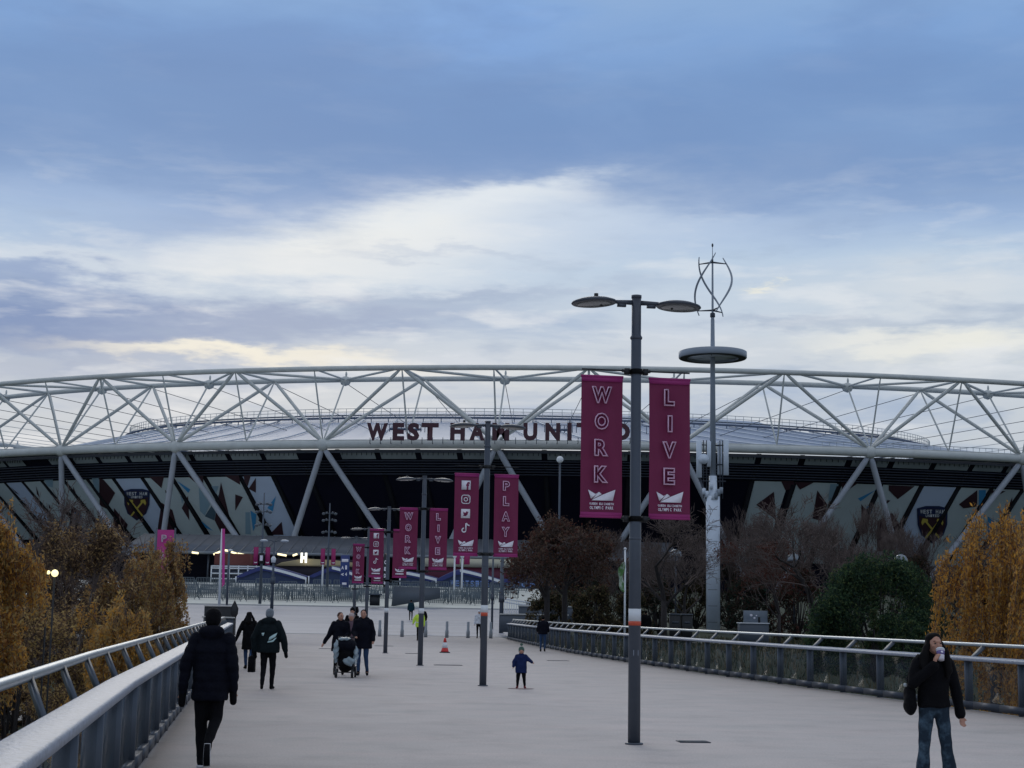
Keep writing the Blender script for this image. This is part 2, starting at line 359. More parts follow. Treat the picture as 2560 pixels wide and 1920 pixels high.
# ------------------------------------------------------------------ ground, deck, road, plaza
def ss(a, b, x): x = max(0, min(1, (x-a)/(b-a))); return x*x*(3-2*x)
def ground_z(x, y):
    if y > 106.2:
        side = max(abs(x+18)-75, 0); return G(y)-.12 - .0*side
    if x < -3: return -5.2 + 5.08*ss(66, 100, y + (.15*(x+12) if x < -12 else 0))
    return -5.2 + 5.08*ss(60, 82, y - .25*max(0, x-9))
xs = [-900, -500, -250, -130, -80, -60, -45, -36, -30, -26, -22, -19, -16, -13, -10, -7, -4, -1, 2, 4, 6, 8, 10, 12, 14, 16, 19, 22, 26, 30, 36, 45, 60, 80, 130, 250, 500, 900]
ys = [-200, -60, -20, 0, 15, 30, 45, 52, 58, 62, 66, 70, 74, 78, 82, 86, 90, 94, 98, 102, 106.2, 106.8, 115, 130, 145, 161, 175, 190, 205, 230, 300, 420, 700, 1500, 3200]
b = MB(); vs_ = []
for y in ys:
    for x in xs:
        z = ground_z(x, y) + (random.uniform(-.12, .12) if (abs(x) < 60 and 0 < y < 104) else 0)
        if 106 < y < 240 and -80 < x < 80: z -= .05
        vs_.append((x, y, z))
nx = len(xs)
b.add(vs_, [(j*nx+i, j*nx+i+1, (j+1)*nx+i+1, (j+1)*nx+i) for j in range(len(ys)-1) for i in range(nx-1)])
tag(b.build('ground', m_grass, smooth=True), kind='structure')
# deck slab
b = MB(); dd = [-6, 0, 6, 12, 17.5, 24, 29.2, 37, 45.2, 50, 56.2, 62.6, 68, 72, 77, 81, 85.6, 92, 99.7, 106]
def Ldk(d): return Lx(d)-.1 if d <= 72 else Lx(72)-.1 - (d-72)*.55
for i in range(len(dd)-1):
    a, c = dd[i], dd[i+1]
    p = [(Ldk(a), a), (Rx(a)+.1, a), (Rx(c)+.1, c), (Ldk(c), c)]
    b.add([(x, y, 0) for x, y in p]+[(x, y, -.7) for x, y in p], [(0, 1, 2, 3), (7, 6, 5, 4), (0, 3, 7, 4), (1, 5, 6, 2)])
tag(b.build('bridge_deck', m_deck), kind='structure')
def strip(name, m, y0, y1, x0, x1, dz, n=10):
    b = MB(); yy = sorted(set([y0+(y1-y0)*i/n for i in range(n+1)] + [v for v in (161, 205) if y0 < v < y1]))
    for i in range(len(yy)-1):
        a, c = yy[i], yy[i+1]; b.add([(x0, a, G(a)+dz), (x1, a, G(a)+dz), (x1, c, G(c)+dz), (x0, c, G(c)+dz)], [(0, 1, 2, 3)])
    return tag(b.build(name, m), kind='structure')
strip('road', m_road, 106.2, 160.8, -78, 1.5, -.03)
strip('plaza', m_plaza, 161.1, 250, -78, 5, .02)
b = MB()
b.box((-21, 106.1, -.03), (43, .25, .12)); b.box((-37, 160.95, G(160.95)-.01), (80, .3, .2))
tag(b.build('kerb', m_kerb), kind='structure')
# flush pale lines of the crossing in the road
b = MB()
for y0, w, x0, x1 in ((124, .5, -60, 1), (128.5, .35, -60, 1), (142, .6, -70, 1), (152, .4, -70, 1)):
    b.add([(x0, y0, G(y0)-.024), (x1, y0, G(y0)-.024), (x1, y0+w, G(y0+w)-.024), (x0, y0+w, G(y0+w)-.024)], [(0, 1, 2, 3)])
tag(b.build('road_marking', mat('worn_marking', lin((150, 156, 166)), .7, var=.2, vs_=1)), kind='structure')
# lower park on the left: path, steps and grass
b = MB()
def pz(px, d): x = P(px, 0, d).x; return (x, d, ground_z(x, d)+.28)
for k in range(12):
    x0, x1 = -120+32*k, -88+32*k; d0, d1 = 75+.25*k, 75+.25*(k+1); b.add([pz(x0, d0), pz(x1, d1), pz(x1, d1+3.2), pz(x0, d0+3.2)], [(0, 1, 2, 3)])
tag(b.build('park_path', mat('path_paving', lin((150, 146, 142)), .85, var=.15, vs_=2)), kind='structure')
q0 = pz(100, 84); t = thing('terrace_steps', 'pale stone steps climbing the bank beneath the orange trees', 'steps', q0); ms_ = mat('step_stone', lin((132, 128, 126)), .85, var=.2, vs_=3)
for i in range(9): b = MB(); b.box((0, .75*i, .1+.26*i), (4.6, .6, .14)); b.build('step', ms_, t)
# path beyond the rail on the far bank
b = MB()
b.add([(9, 97, .0), (26, 93, .0), (27, 97, .0), (10, 101, .0)], [(0, 1, 2, 3)])
tag(b.build('side_path', mat('side_paving', lin((150, 150, 150)), .85, var=.1, vs_=1)), kind='structure')

# ------------------------------------------------------------------ bridge railings
def railing(name, label, fx, sgn, d0, d1, step, sub):
    t = thing(name, label, 'railing', (fx((d0+d1)/2), (d0+d1)/2, 0))
    def tangent(d): v = Vector((fx(d+.5)-fx(d-.5), 1, 0)); return v.normalized()
    # cap: swept section leaning towards the walk
    sec = [(-.05, .93), (-.05, .985), (-.03, 1.0), (.19, 1.015), (.22, 1.0), (.22, .95), (.15, .92)]
    ds = list(np.arange(d0, d1+.01, 1.0)); b = MB(); vs_ = []
    for d in ds:
        tg = tangent(d); nrm = Vector((tg.y, -tg.x, 0))*sgn
        for o, z in sec: vs_.append(Vector((fx(d), d, 0)) + nrm*o + Vector((0, 0, z)))
    k = len(sec)
    b.add(vs_, [((i*k+j), (i*k+(j+1) % k), ((i+1)*k+(j+1) % k), ((i+1)*k+j)) for i in range(len(ds)-1) for j in range(k)] + [tuple(range(k)), tuple((len(ds)-1)*k+j for j in range(k-1, -1, -1))])
    b.build('rail_cap', m_cap, t, world=True)
    b = MB(); b.path([Vector((fx(d), d, 1.235)) + Vector((tangent(d).y, -tangent(d).x, 0))*sgn*.38 for d in ds], .038, 10)
    b.build('handrail', m_tube, t, smooth=True, world=True)
    b = MB()
    for i in range(len(ds)-1):
        d = ds[i]; tg = tangent(d+.5); nrm = Vector((tg.y, -tg.x, 0))*sgn; rz = math.atan2(tg.y, tg.x)
        p = Vector((fx(d+.5), d+.5, .1)) + nrm*.03; b.box(p, (1.02/tg.y, .07, .13), rz)
    b.build('bottom_rail', m_steeldark, t, world=True)
    posts = []; d = d0+.3
    while d < d1-.2: posts.append(d); d += step
    for i, d in enumerate(posts):
        tg = tangent(d); nrm = Vector((tg.y, -tg.x, 0))*sgn; rz = math.atan2(tg.y, tg.x); b = MB()
        base = Vector((fx(d), d, 0))
        # blade post, then the raked arm that carries the outer tube
        b.bbox(base+nrm*.08+Vector((0, 0, .47)), (.055, .16, .94), rz-0, .008)
        k_ = .36 if sgn < 0 else -.10
        a0 = base+nrm*(.20 if sgn < 0 else .12)-tg*k_*.15+Vector((0, 0, .93)); a1 = base+nrm*.37+tg*k_+Vector((0, 0, 1.21))
        A = (a1-a0).normalized(); w = A.cross(Vector((nrm.x, nrm.y, 0))).normalized(); u = w.cross(A)
        R = Matrix((u, w, A)).transposed(); b.box((a0+a1)/2, (.028, .12, (a1-a0).length), rot=R)
        b.build('post', m_steel, t, world=True)
        if i < len(posts)-1:
            e = posts[i+1]; tg2 = tangent((d+e)/2); n2 = Vector((tg2.y, -tg2.x, 0))*sgn; b = MB()
            q0 = Vector((fx(d), d, 0))+n2*.05; q1 = Vector((fx(e), e, 0))+n2*.05; v = (q1-q0).normalized()*.06
            mid = (q0+q1)/2; L_ = (q1-q0).length-.1; b.box(mid+Vector((0, 0, .545)), (L_, .012, .72), math.atan2(v.y, v.x))
            b.build('infill_panel', m_glassd, t, world=True)
    return t
railing('bridge_railing', 'wide silver capped bridge railing running beside the man in the black padded coat', Lx, -1, 4.0, 71.0, 1.95, None)
railing('bridge_railing', 'long curved bridge railing with silver cap passing behind the woman drinking', Rx, 1, 14.0, 99.5, 2.0, None)
# parapet at the far end of the left railing
t = thing('parapet_wall', 'short grey parapet slab at the far end of the railing by the dark hoarding', 'wall', (Lx(74), 74, 0))
b = MB(); b.bbox((Lx(72)-.9, 73.2, .6), (.3, 3.6, 1.2), .5, .03); b.build('slab', m_steeldark, t, world=True)
b = MB(); b.bbox((Lx(72)-.9, 73.2, 1.23), (.42, 3.7, .06), .5, .02); b.build('coping', m_kerb, t, world=True)
# inspection covers let into the deck
cov = None
for px, py, w, l in ((1733, 1855, .42, .32), (1120, 1663, .9, .5), (960, 1615, .9, .5), (820, 1622, .8, .5), (1035, 1634, .7, .4), (1395, 1652, .8, .3)):
    r = ray(px, py); d = -EYE/r.z*r.y; p = P(px, py, d)
    if cov is None:
        b = MB(); b.box((0, 0, .004), (1, 1, .012)); b.box((0, 0, .011), (.86, .86, .004), mi=1)
        cov = b.build('inspection_cover', [m_steeldark, mat('cover_iron', lin((92, 96, 100)), .7, .2, var=.2, vs_=20)]); o = cov
    else: o = cov.copy(); COL.objects.link(o)
    o.location = (p.x, p.y, 0); o.scale = (w, l, 1); o.rotation_euler = (0, 0, .1)
    where = {1733: 'small iron cover in the deck nearest the large lamp post', 1120: 'iron deck cover in front of the traffic cone', 960: 'iron deck cover between the lamp posts near the pushchair',
             820: 'iron deck cover beside the woman in the dark coat', 1035: 'iron deck cover just behind the third lamp post', 1395: 'iron deck cover by the man walking along the railing'}[px]
    tag(o, where, 'manhole cover', 'iron covers set in the bridge deck')
# ------------------------------------------------------------------ stadium
m_ring = mat('white_truss_paint', lin((192, 196, 194)), .5, 0, var=.10, vs_=.5, spec=.3)
m_leg = mat('pale_column_paint', lin((168, 174, 184)), .5, 0, var=.08, vs_=.5)
m_navy = mat('navy_cladding', lin((10, 12, 30)), .7, var=.15, vs_=.2, spec=.15)
m_fin = mat('black_fin', lin((8, 9, 16)), .7, spec=.2)
m_louv = mat('louvre_grey', lin((50, 56, 70)), .6)
m_strip = mat('pale_strip_panel', lin((128, 138, 142)), .6, var=.15, vs_=.3)
m_roof = mat('roof_membrane', lin((132, 148, 172)), .5, var=.05, vs_=.1)
m_roofrib = mat('roof_rib', lin((196, 204, 214)), .5)
m_gant = mat('gantry_blue_grey', lin((84, 96, 116)), .6)
m_maroon = mat('maroon_vinyl', lin((58, 34, 44)), .6, var=.06, vs_=.4)
m_grey = mat('pale_grey_vinyl', lin((190, 204, 208)), .6, var=.06, vs_=.3)
m_greyb = mat('pale_blue_vinyl', lin((190, 206, 230)), .6, var=.05, vs_=.3)
m_teal = mat('grey_teal_vinyl', lin((138, 168, 186)), .6)
m_tealD = mat('deep_teal_vinyl', lin((76, 100, 116)), .6)
m_blue = mat('bright_blue_vinyl', lin((64, 146, 200)), .6)
m_gold = mat('gold_vinyl', lin((200, 182, 84)), .6)
m_letter = mat('claret_letter', lin((62, 20, 36)), .5)
CX, CY, EA, EB = 20.0, 335.0, 155.0, 103.0
def E(phi, off, z): return Vector((CX+(EA+off)*math.sin(phi), CY-(EB+off)*math.cos(phi), z))
def phi_at(px, off, z, lo=-1.1, hi=1.1):
    for _ in range(40):
        m = (lo+hi)/2
        if proj(E(m, off, z))[0] < px: lo = m
        else: hi = m
    return (lo+hi)/2
ZB, ZT = 27.2, 38.6
phiB = [phi_at(x, -3, ZB) for x in (153, 439, 807, 1241, 1701, 2175, 2555)]
stepL = .205; stepR = .19
front = [phiB[0]-2*stepL, phiB[0]-stepL] + phiB + [phiB[-1]+stepR, phiB[-1]+2*stepR]
rest = 2*PI-(front[-1]-front[0]); nr = round(rest/.2); back = [front[-1]+rest*(i+1)/nr for i in range(nr-1)]
stad = thing('stadium', 'vast oval stadium with a white tubular truss, navy walls and big name lettering', 'stadium', (CX, CY-EB, 5))
def arc(b, p0, p1, off, z, r, n=4, sides=12):
    pts = [E(p0+(p1-p0)*i/n, off, z) for i in range(n+1)]; b.path(pts, r, sides)
allB = front + back; nB = len(allB)
def mid(i):
    a, c = allB[i], allB[(i+1) % nB]; 
    if c < a: c += 2*PI
    return (a+c)/2, a, c
OUT, INN, BOT = 1.0, -10.5, -3.0
far = MB()
bc = MB(); to = MB(); ti = MB()
for b_, off, z, r in ((bc, BOT, ZB, .68), (to, OUT, ZT, .42), (ti, INN, ZT, .42)):
    b_.path([E(front[0]+2*PI*i/220, off, z) for i in range(221)], r, 12, caps=False)
bc.build('bottom_chord', m_ring, stad, smooth=True, world=True); to.build('outer_top_chord', m_ring, stad, smooth=True, world=True); ti.build('inner_top_chord', m_ring, stad, smooth=True, world=True)
col0 = MB(); col0.path([E(front[0]+2*PI*i/220, BOT+.2, ZB+.68) for i in range(221)], .07, 5, caps=False); col0.build('chord_walkway_wire', m_ring, stad, world=True)
for i in range(nB):
    isf = i < len(front)-1
    ph = allB[i]; m_, a, c = mid(i)
    Bp = E(ph, BOT, ZB+.4); Bn = E(c, BOT, ZB+.4)
    To, Ti = E(m_, OUT, ZT), E(m_, INN, ZT); So, Si = E(ph, OUT, ZT), E(ph, INN, ZT); Sno = E(c, OUT, ZT)
    def strut(name, p, q, r, sides=8, taper=True):
        b = MB() if isf else far
        L_ = (q-p).length; d = (q-p)/L_
        b.path([p, p+d*min(1.6, L_*.1), q-d*min(1.6, L_*.1), q] if taper else [p, q], [r*.45, r, r, r*.45] if taper else [r, r], sides)
        if isf: b.build(name, m_ring, stad, smooth=True, world=True)
    strut('diagonal_strut', Bp, To, .28); strut('diagonal_strut', Bp, Ti, .27); strut('diagonal_strut', Bn, To, .28); strut('diagonal_strut', Bn, Ti, .27)
    strut('thin_strut', Bp, So, .14, 6); strut('thin_strut', Bp, Si, .14, 6); M_ = E(m_, BOT, ZB+.6)
    strut('thin_strut', M_, To, .14, 6); strut('thin_strut', M_, Ti, .14, 6)
    strut('top_brace', To, Si, .19); strut('top_brace', So, Si, .16); 
    pS = E(a-(c-a)/2, OUT, ZT); strut('top_brace', pS, Si, .22)
    strut('top_brace', To, Ti, .2)
    # joint plates and cables to the roof
    b = MB() if isf else far
    b.ell(Si+Vector((0, 0, -.2)), (.95, .75, .85), 8); b.ell(Si+Vector((.1, 0, .9)), (.18, .18, .5), 6)
    if isf: b.build('joint', m_ring, stad, smooth=True, world=True); b = MB()
    b.ell(E(ph, BOT, ZB), (1.05, .95, 1.0), 12)
    if isf: b.build('chord_node', m_ring, stad, smooth=True, world=True)
    for q, qp in ((Si, ph), (Ti, m_)):
        tgt = Vector((4+(q.x-4)*.62, CY-(CY-q.y)*.62, 33.0)) ; b = MB() if isf else far
        b.path([q+Vector((0, 0, -.5)), tgt], .055, 5)
        if isf: b.build('cable', m_steel, stad, world=True)
    # V legs
    for s_ in (-1, 1):
        fp = m_ if s_ > 0 else a-(c-a)/2
        foot = E(fp, -13.5, 4.6) - (E(fp, 0, 0)-E(ph, 0, 0)).normalized()*.6; b = MB() if isf else far
        top = E(ph, BOT, ZB-.3); d = (foot-top); b.path([top, top+d*.06, top+d*.9, foot], [.28, .47, .47, .3], 12)
        if isf: b.build('leg', m_leg, stad, smooth=True, world=True)
far.build('far_truss', m_ring, stad, world=True)['kind'] = 'stuff'
# wall, louvres, fins
def woff(z): return -4.6 - (26.2-z)/.95
def ringwall(name, zs, offs, m, p0=-PI, p1=PI, n=160):
    b = MB()
    vs_ = [E(p0+(p1-p0)*i/n, o, z) for i in range(n+1) for z, o in zip(zs, offs)]; k = len(zs)
    b.add(vs_, [(i*k+j, (i+1)*k+j, (i+1)*k+j+1, i*k+j+1) for i in range(n) for j in range(k-1)])
    return b.build(name, m, stad, world=True)
ringwall('wall', [4.4, 9.4, 26.4], [woff(9.4), woff(9.4), woff(26.4)], m_navy)
ringwall('eaves_gutter', [26.0, 26.5, 26.5, 26.0], [-4.0, -4.0, -6.4, -6.4], m_steeldark)
b = MB()
for k, z in enumerate(np.linspace(23.0, 24.9, 6)):
    b.path([E(-1.1+2.2*i/110, woff(z)+.30, z) for i in range(111)], .11, 4, caps=False)
b.build('louvre', m_louv, stad, world=True)
finpx = [-120, -70, -28, 14, 58, 106, 161, 220, 285, 357, 431, 512, 601, 684]
finpr = [1880, 1985, 2099, 2201, 2303, 2396, 2478, 2555, 2625, 2690]
fL = [phi_at(x, woff(22.7), 22.7) for x in finpx]; fR = [phi_at(x, woff(22.7), 22.7) for x in finpr]
nm = 12; fM = [fL[-1]+(fR[0]-fL[-1])*i/nm for i in range(1, nm)]
fins = fL+fM+fR
for ph in fins:
    b = MB(); w = .0024
    pts = [E(ph-w, woff(9.4)-.1, 9.4), E(ph-w, woff(9.4)+1.0, 9.4), E(ph-w, woff(26.2)+.3, 26.6), E(ph-w, woff(26.2)-.5, 26.2)]
    pt2 = [p + (E(ph+w, 0, 0)-E(ph-w, 0, 0)) for p in pts]
    b.add(pts+pt2, [(0, 1, 2, 3), (7, 6, 5, 4), (0, 4, 5, 1), (1, 5, 6, 2), (2, 6, 7, 3)]); b.build('fin', m_fin, stad, world=True)
# pale panels hung under the eaves between the fins
allf = fins
for i in range(len(allf)-1):
    a, c = allf[i], allf[i+1]; g = (c-a)*.07
    if (i % 9) == 5 and i < 20: continue
    b = MB(); n = 3; zz = (25.15, 26.1)
    vs_ = [E(a+g+(c-a-2*g)*k/n, woff(z)+.35, z) for k in range(n+1) for z in zz]
    b.add(vs_, [(2*k, 2*k+2, 2*k+3, 2*k+1) for k in range(n)])
    for k in range(7): q = a+g+(c-a-2*g)*(k+.5)/7; b.box(E(q, -4.3, 26.0), (.09, .09, .75), mi=1)
    b.build('eaves_panel', [m_strip, m_fin], stad, world=True)
# mural
def on_wall(px, py, out=.12):
    r = ray(px, py); lo, hi = 200.0, 330.0
    def f(t):
        p = Vector((0, 0, EYE)) + r*(t/r.y); o = woff(p.z)+out
        return ((p.x-CX)/(EA+o))**2+((p.y-CY)/(EB+o))**2-1
    for _ in range(40):
        m = (lo+hi)/2
        if f(m) > 0: lo = m
        else: hi = m
    return Vector((0, 0, EYE)) + r*(lo/r.y)
def mural_poly(b, poly, mi, out):
    bm = bmesh.new(); vs_ = [bm.verts.new((x, -y, 0)) for x, y in poly]; bm.faces.new(vs_)
    bmesh.ops.triangulate(bm, faces=bm.faces[:])
    for _ in range(3):
        es = [e for e in bm.edges if e.calc_length() > 26]
        if not es: break
        bmesh.ops.subdivide_edges(bm, edges=es, cuts=1); bmesh.ops.triangulate(bm, faces=bm.faces[:])
    bm.verts.index_update(); b.add([on_wall(v.co.x, -v.co.y, out) for v in bm.verts], [tuple(v.index for v in f.verts) for f in bm.faces], mi); bm.free()
MM = [m_grey, m_greyb, m_maroon, m_teal, m_tealD, m_blue, m_gold, mat('crest_navy', lin((30, 44, 84)), .6), m_white]
A8 = lambda pts: [(x/2.911, y/2.911+1150) for x, y in pts]
A5 = lambda pts: [(x/2.911+1540, y/2.911+1200) for x, y in pts]
A3 = lambda pts: [(x/2.458+1660, y/2.458+860) for x, y in pts]
def top_l(px): return np.interp(px, [-130, 0, 226, 360, 690], [1212, 1205, 1195, 1192, 1186])
def bot_l(px): return np.interp(px, [-130, 0, 430, 690], [1352, 1348, 1340, 1335])
def top_r(px): return np.interp(px, [1880, 2100, 2300, 2518, 2700], [1200, 1206, 1216, 1230, 1245])
b = MB()
for i in range(len(finpx)-1):
    a, c = fL[i], fL[i+1]; n = 3; sl = .0032
    zt, zb = 22.7, 13.3; vs_ = []
    for k in range(n+1):
        q = a+sl+(c-a-2*sl)*k/n
        for z in (zb, zt): vs_.append(E(q, woff(z)+.10, z))
    b.add(vs_, [(2*k, 2*k+2, 2*k+3, 2*k+1) for k in range(n)], 1 if i in (len(finpx)-2, 8, 3) else 0)
# cut-back lower right corner and upper left of the last bays read dark
for pts, mi in (([(75, 195), (145, 255), (115, 240)], 2), ([(262, 190), (290, 272), (268, 250)], 2), ([(722, 130), (755, 145), (838, 240), (775, 355), (725, 330)], 2),
                ([(668, 132), (718, 132), (722, 250), (700, 250)], 3), ([(1085, 122), (1195, 115), (1175, 205)], 2), ([(1200, 215), (1232, 255), (1205, 240)], 2),
                ([(1175, 310), (1255, 365), (1300, 535), (1140, 545)], 2), ([(1365, 115), (1480, 112), (1478, 180), (1440, 182)], 2),
                ([(1285, 150), (1385, 215), (1370, 240)], 5), ([(1312, 262), (1345, 265), (1325, 320)], 3), ([(1368, 260), (1378, 440), (1322, 350)], 2),
                ([(1445, 182), (1482, 182), (1540, 300), (1490, 405), (1455, 370)], 3), ([(1515, 190), (1592, 190), (1560, 280)], 3), ([(1592, 250), (1560, 440), (1490, 410)], 4),
                ([(1608, 160), (1700, 538), (1612, 538), (1562, 440)], 2), ([(1462, 440), (1550, 515), (1462, 480)], 5), ([(1630, 112), (1738, 112), (1750, 182)], 2),
                ([(1712, 250), (1768, 270), (1712, 370)], 2), ([(1772, 112), (1826, 110), (1800, 200), (1786, 195)], 2), ([(1862, 130), (1862, 238), (1808, 210)], 2),
                ([(2008, 262), (1985, 375), (1945, 350)], 5), ([(1822, 368), (1865, 395), (1860, 480), (1842, 520)], 5), ([(1786, 380), (1818, 380), (1826, 540), (1786, 540)], 3),
                ([(1895, 420), (1955, 465), (1945, 495), (1880, 440)], 2), ([(2050, 450), (2062, 545), (1958, 545)], 2), ([(830, 350), (930, 470), (900, 560), (820, 560)], 2), ([(520, 330), (590, 380), (560, 560), (500, 560)], 2),
                ([(540, 380), (600, 400), (560, 520)], 5), ([(355, 320), (375, 360), (355, 350)], 2), ([(530, 190), (555, 250), (535, 240)], 2),
                ([(318, 140), (385, 135), (385, 200), (345, 190)], 3), ([(-60, 230), (-10, 260), (-50, 320)], 2), ([(-180, 200), (-110, 260), (-160, 300)], 4)):
    mural_poly(b, A8(pts), mi, .16)
b.build('mural', MM, stad, world=True)
b = MB()
for i in range(len(finpr)-1):
    a, c = fR[i], fR[i+1]; n = 3; sl = .0032; vs_ = []
    for k in range(n+1):
        q = a+(.0 if i == 0 else sl)+(c-a-2*sl)*k/n
        for z in (10.5, 22.7): vs_.append(E(q, woff(z)+.10, z))
    b.add(vs_, [(2*k, 2*k+2, 2*k+3, 2*k+1) for k in range(n)], 1 if i in (4,) else 0)
for pts, mi, A in (([(1200, 5), (1292, 8), (1300, 60), (1232, 75)], 2, A5), ([(1150, 85), (1165, 290), (1020, 180)], 2, A5), ([(1465, 75), (1540, 180), (1500, 300), (1430, 280)], 2, A5), ([(1340, 70), (1300, 15), (1440, 18)], 2, A5),
                   ([(1640, 20), (1760, 24), (1650, 100)], 2, A5), ([(1895, 70), (1780, 155), (1760, 135)], 5, A5), ([(1820, 195), (1880, 178), (1855, 250)], 5, A5),
                   ([(1785, 175), (1850, 255), (1830, 380), (1790, 400)], 2, A5), ([(1975, 145), (1998, 150), (1958, 185)], 2, A5), ([(2010, 240), (2090, 360), (2110, 520), (1900, 520), (1900, 300)], 2, A5),
                   ([(1985, 38), (2175, 45), (2050, 140), (1985, 75)], 2, A5), ([(1560, 30), (1620, 30), (1600, 170), (1545, 150)], 3, A5),
                   ([(1935, 898), (1978, 898), (1975, 1000), (1935, 990)], 5, A3), ([(1925, 898), (1812, 985), (1840, 1010), (1925, 1000)], 2, A3), ([(2140, 940), (2140, 990), (2105, 1030)], 2, A3),
                   ([(2015, 900), (2100, 905), (2012, 950)], 2, A3), ([(1990, 1060), (2040, 1100), (1985, 1180)], 5, A3), ([(2210, 1000), (2260, 1080), (2210, 1110)], 2, A3), ([(2120, 1180), (2190, 1150), (2160, 1230)], 5, A3)):
    mural_poly(b, A(pts), mi, .16)
b.build('mural', MM, stad, world=True)
# crests: shield with crossed hammers
def crest(cx, cy, s, label):
    b = MB(); sh = lambda k: [(-92*k, -98*k), (-40*k, -112*k), (40*k, -112*k), (92*k, -98*k), (88*k, 0), (66*k, 62*k), (0, 112*k), (-66*k, 62*k), (-88*k, 0)]
    T = lambda pts: [(cx+x*s, cy+y*s) for x, y in pts]
    mural_poly(b, T(sh(1.0)), 7, .22); mural_poly(b, T([(x, y+3) for x, y in sh(.88)]), 2, .26)
    mural_poly(b, T([(-84, -92), (84, -92), (84, -56), (40, -44), (-40, -44), (-84, -56)]), 7, .30)
    for sg in (-1, 1):
        mural_poly(b, T([(-48*sg, -22), (-38*sg, -28), (46*sg, 76), (36*sg, 82)]), 6, .32)
        mural_poly(b, T([(-66*sg, -14), (-58*sg, -38), (-28*sg, -34), (-26*sg, -20), (-46*sg, -14), (-60*sg, 4)]), 6, .34)
    mp = lambda u, y, v: on_wall(cx+u*s, cy-v*s, .36)
    for txt, x0, z0, w, h in (('WEST HAM', -74, 66, 148, 24), ('UNITED', -42, 46, 84, 16)):
        n = len(txt); cw = w/n
        for k, ch in enumerate(txt):
            if ch != ' ': put_text(b, ch, x0+k*cw+cw*.1, z0, cw*.8, h, 0, bold=.03, mi=8, X=mp)
    b.build('crest', MM, stad, world=True)
crest(342, 1262, .355, ''); crest(2331, 1312, .42, '')
# name lettering standing on the bottom chord
ltr = [('W', 916, 969), ('E', 981, 1010), ('S', 1018, 1048), ('T', 1053, 1096), ('H', 1125, 1162), ('A', 1173, 1212), ('M', 1230, 1273), ('U', 1308, 1343), ('N', 1363, 1400), ('I', 1418, 1429), ('T', 1441, 1482), ('E', 1492, 1520), ('D', 1533, 1575)]
sign = MB(); 
for ch, x0, x1 in ltr:
    d = (E(phi_at((x0+x1)/2, 0, ZB+1), .7, 0)).y; y0 = 1101; y1 = 1057
    p = P(x0, y0, d); q = P(x1, y0, d); h = P(x0, y1, d).z-p.z; th = math.atan2(E(phi_at((x0+x1)/2, 0, ZB)+.01, 0, 0).y-E(phi_at((x0+x1)/2, 0, ZB), 0, 0).y, E(phi_at((x0+x1)/2, 0, ZB)+.01, 0, 0).x-E(phi_at((x0+x1)/2, 0, ZB), 0, 0).x)
    b = MB(); put_text(b, ch, p.x, p.z, q.x-p.x, h, d, bold=.055 if ch != 'I' else .03, depth=.12)
    b.build('letter', m_letter, stad, world=True)
b = MB()
for x in range(925, 1580, 26): p = P(x, 1106, E(phi_at(x, 0, ZB), -.6, 0).y); b.box(p+Vector((0, .4, -.1)), (.1, 1.6, .1)); b.box(p+Vector((0, -.1, .3)), (.1, .1, .9))
b.build('letter_frame', m_steel, stad, world=True)
# roof: sloping membrane up to an inner ring with gantry and handrail
IX, IY, IA, IB, IZ = 4.0, 335.0, 86.0, 50.0, 37.0
def I(phi, off=0, z=IZ): return Vector((IX+(IA+off)*math.sin(phi), IY-(IB+off)*math.cos(phi), z))
b = MB(); n = 120; k = 5
vs_ = []
for i in range(n+1):
    ph = 2*PI*i/n; o = E(ph, -5, 27.4); q = I(ph)
    for j in range(k+1): t_ = j/k; p = o.lerp(q, t_); p.z += -1.1*math.sin(PI*t_); vs_.append(p)
b.add(vs_, [(i*(k+1)+j, (i+1)*(k+1)+j, (i+1)*(k+1)+j+1, i*(k+1)+j+1) for i in range(n) for j in range(k)])
b.build('roof_membrane', m_roof, stad, smooth=True, world=True)
b = MB()
for i in range(0, 84):
    ph = 2*PI*i/84; o = E(ph, -5, 27.4); q = I(ph)
    pts = []
    for j in range(7): t_ = j/6; p = o.lerp(q, t_); p.z += -1.1*math.sin(PI*t_)+.25; pts.append(p)
    b.path(pts, .13, 4)
b.build('roof_rib', m_roofrib, stad, world=True)
b = MB(); b.path([I(2*PI*i/140, 1.5, IZ+.3) for i in range(141)], .22, 6, caps=False); b.path([I(2*PI*i/140, -1, IZ+1.1) for i in range(141)], .12, 6, caps=False)
for i in range(160): b.box(I(2*PI*i/160, 1.5, IZ-.5), (.15, .15, 1.2))
b.build('gantry', m_gant, stad, world=True)
b = MB()
for z in (1.0, 1.6, 2.2): b.path([I(2*PI*i/140, .6, IZ+z) for i in range(141)], .05, 4, caps=False)
for i in range(300): b.tube(I(2*PI*i/300, .6, IZ+.3), I(2*PI*i/300, .6, IZ+2.2), .045, n=4, caps=False)
b.build('gantry_handrail', m_tube, stad, world=True)
# raised inner roof behind the name
b = MB(); n = 60
vs_ = []
for i in range(n+1):
    ph = -.62+1.24*i/n; 
    for o_, z in ((-1.5, IZ+.2), (-9, IZ+2.7), (-18, IZ+3.2)): vs_.append(I(ph, o_, z))
b.add(vs_, [(i*3+j, (i+1)*3+j, (i+1)*3+j+1, i*3+j+1) for i in range(n) for j in range(2)])
b.build('inner_roof', m_roof, stad, smooth=True, world=True)
for ph, w in ((-.32, 9), (-.1, 6), (.05, 8)):
    b = MB()
    c_ = E(ph*.9, -22, 31.4)
    for k in range(int(w*1.5)): b.box(c_+Vector((-w/2+k*.66+.5, -.2, .6)), (.12, .12, 1.3))
    b.box(c_+Vector((0, -.2, 1.2)), (w, .1, .1)); b.box(c_+Vector((0, -.2, .4)), (w*.6, .4, .35)); b.build('roof_equipment', m_gant, stad, world=True)
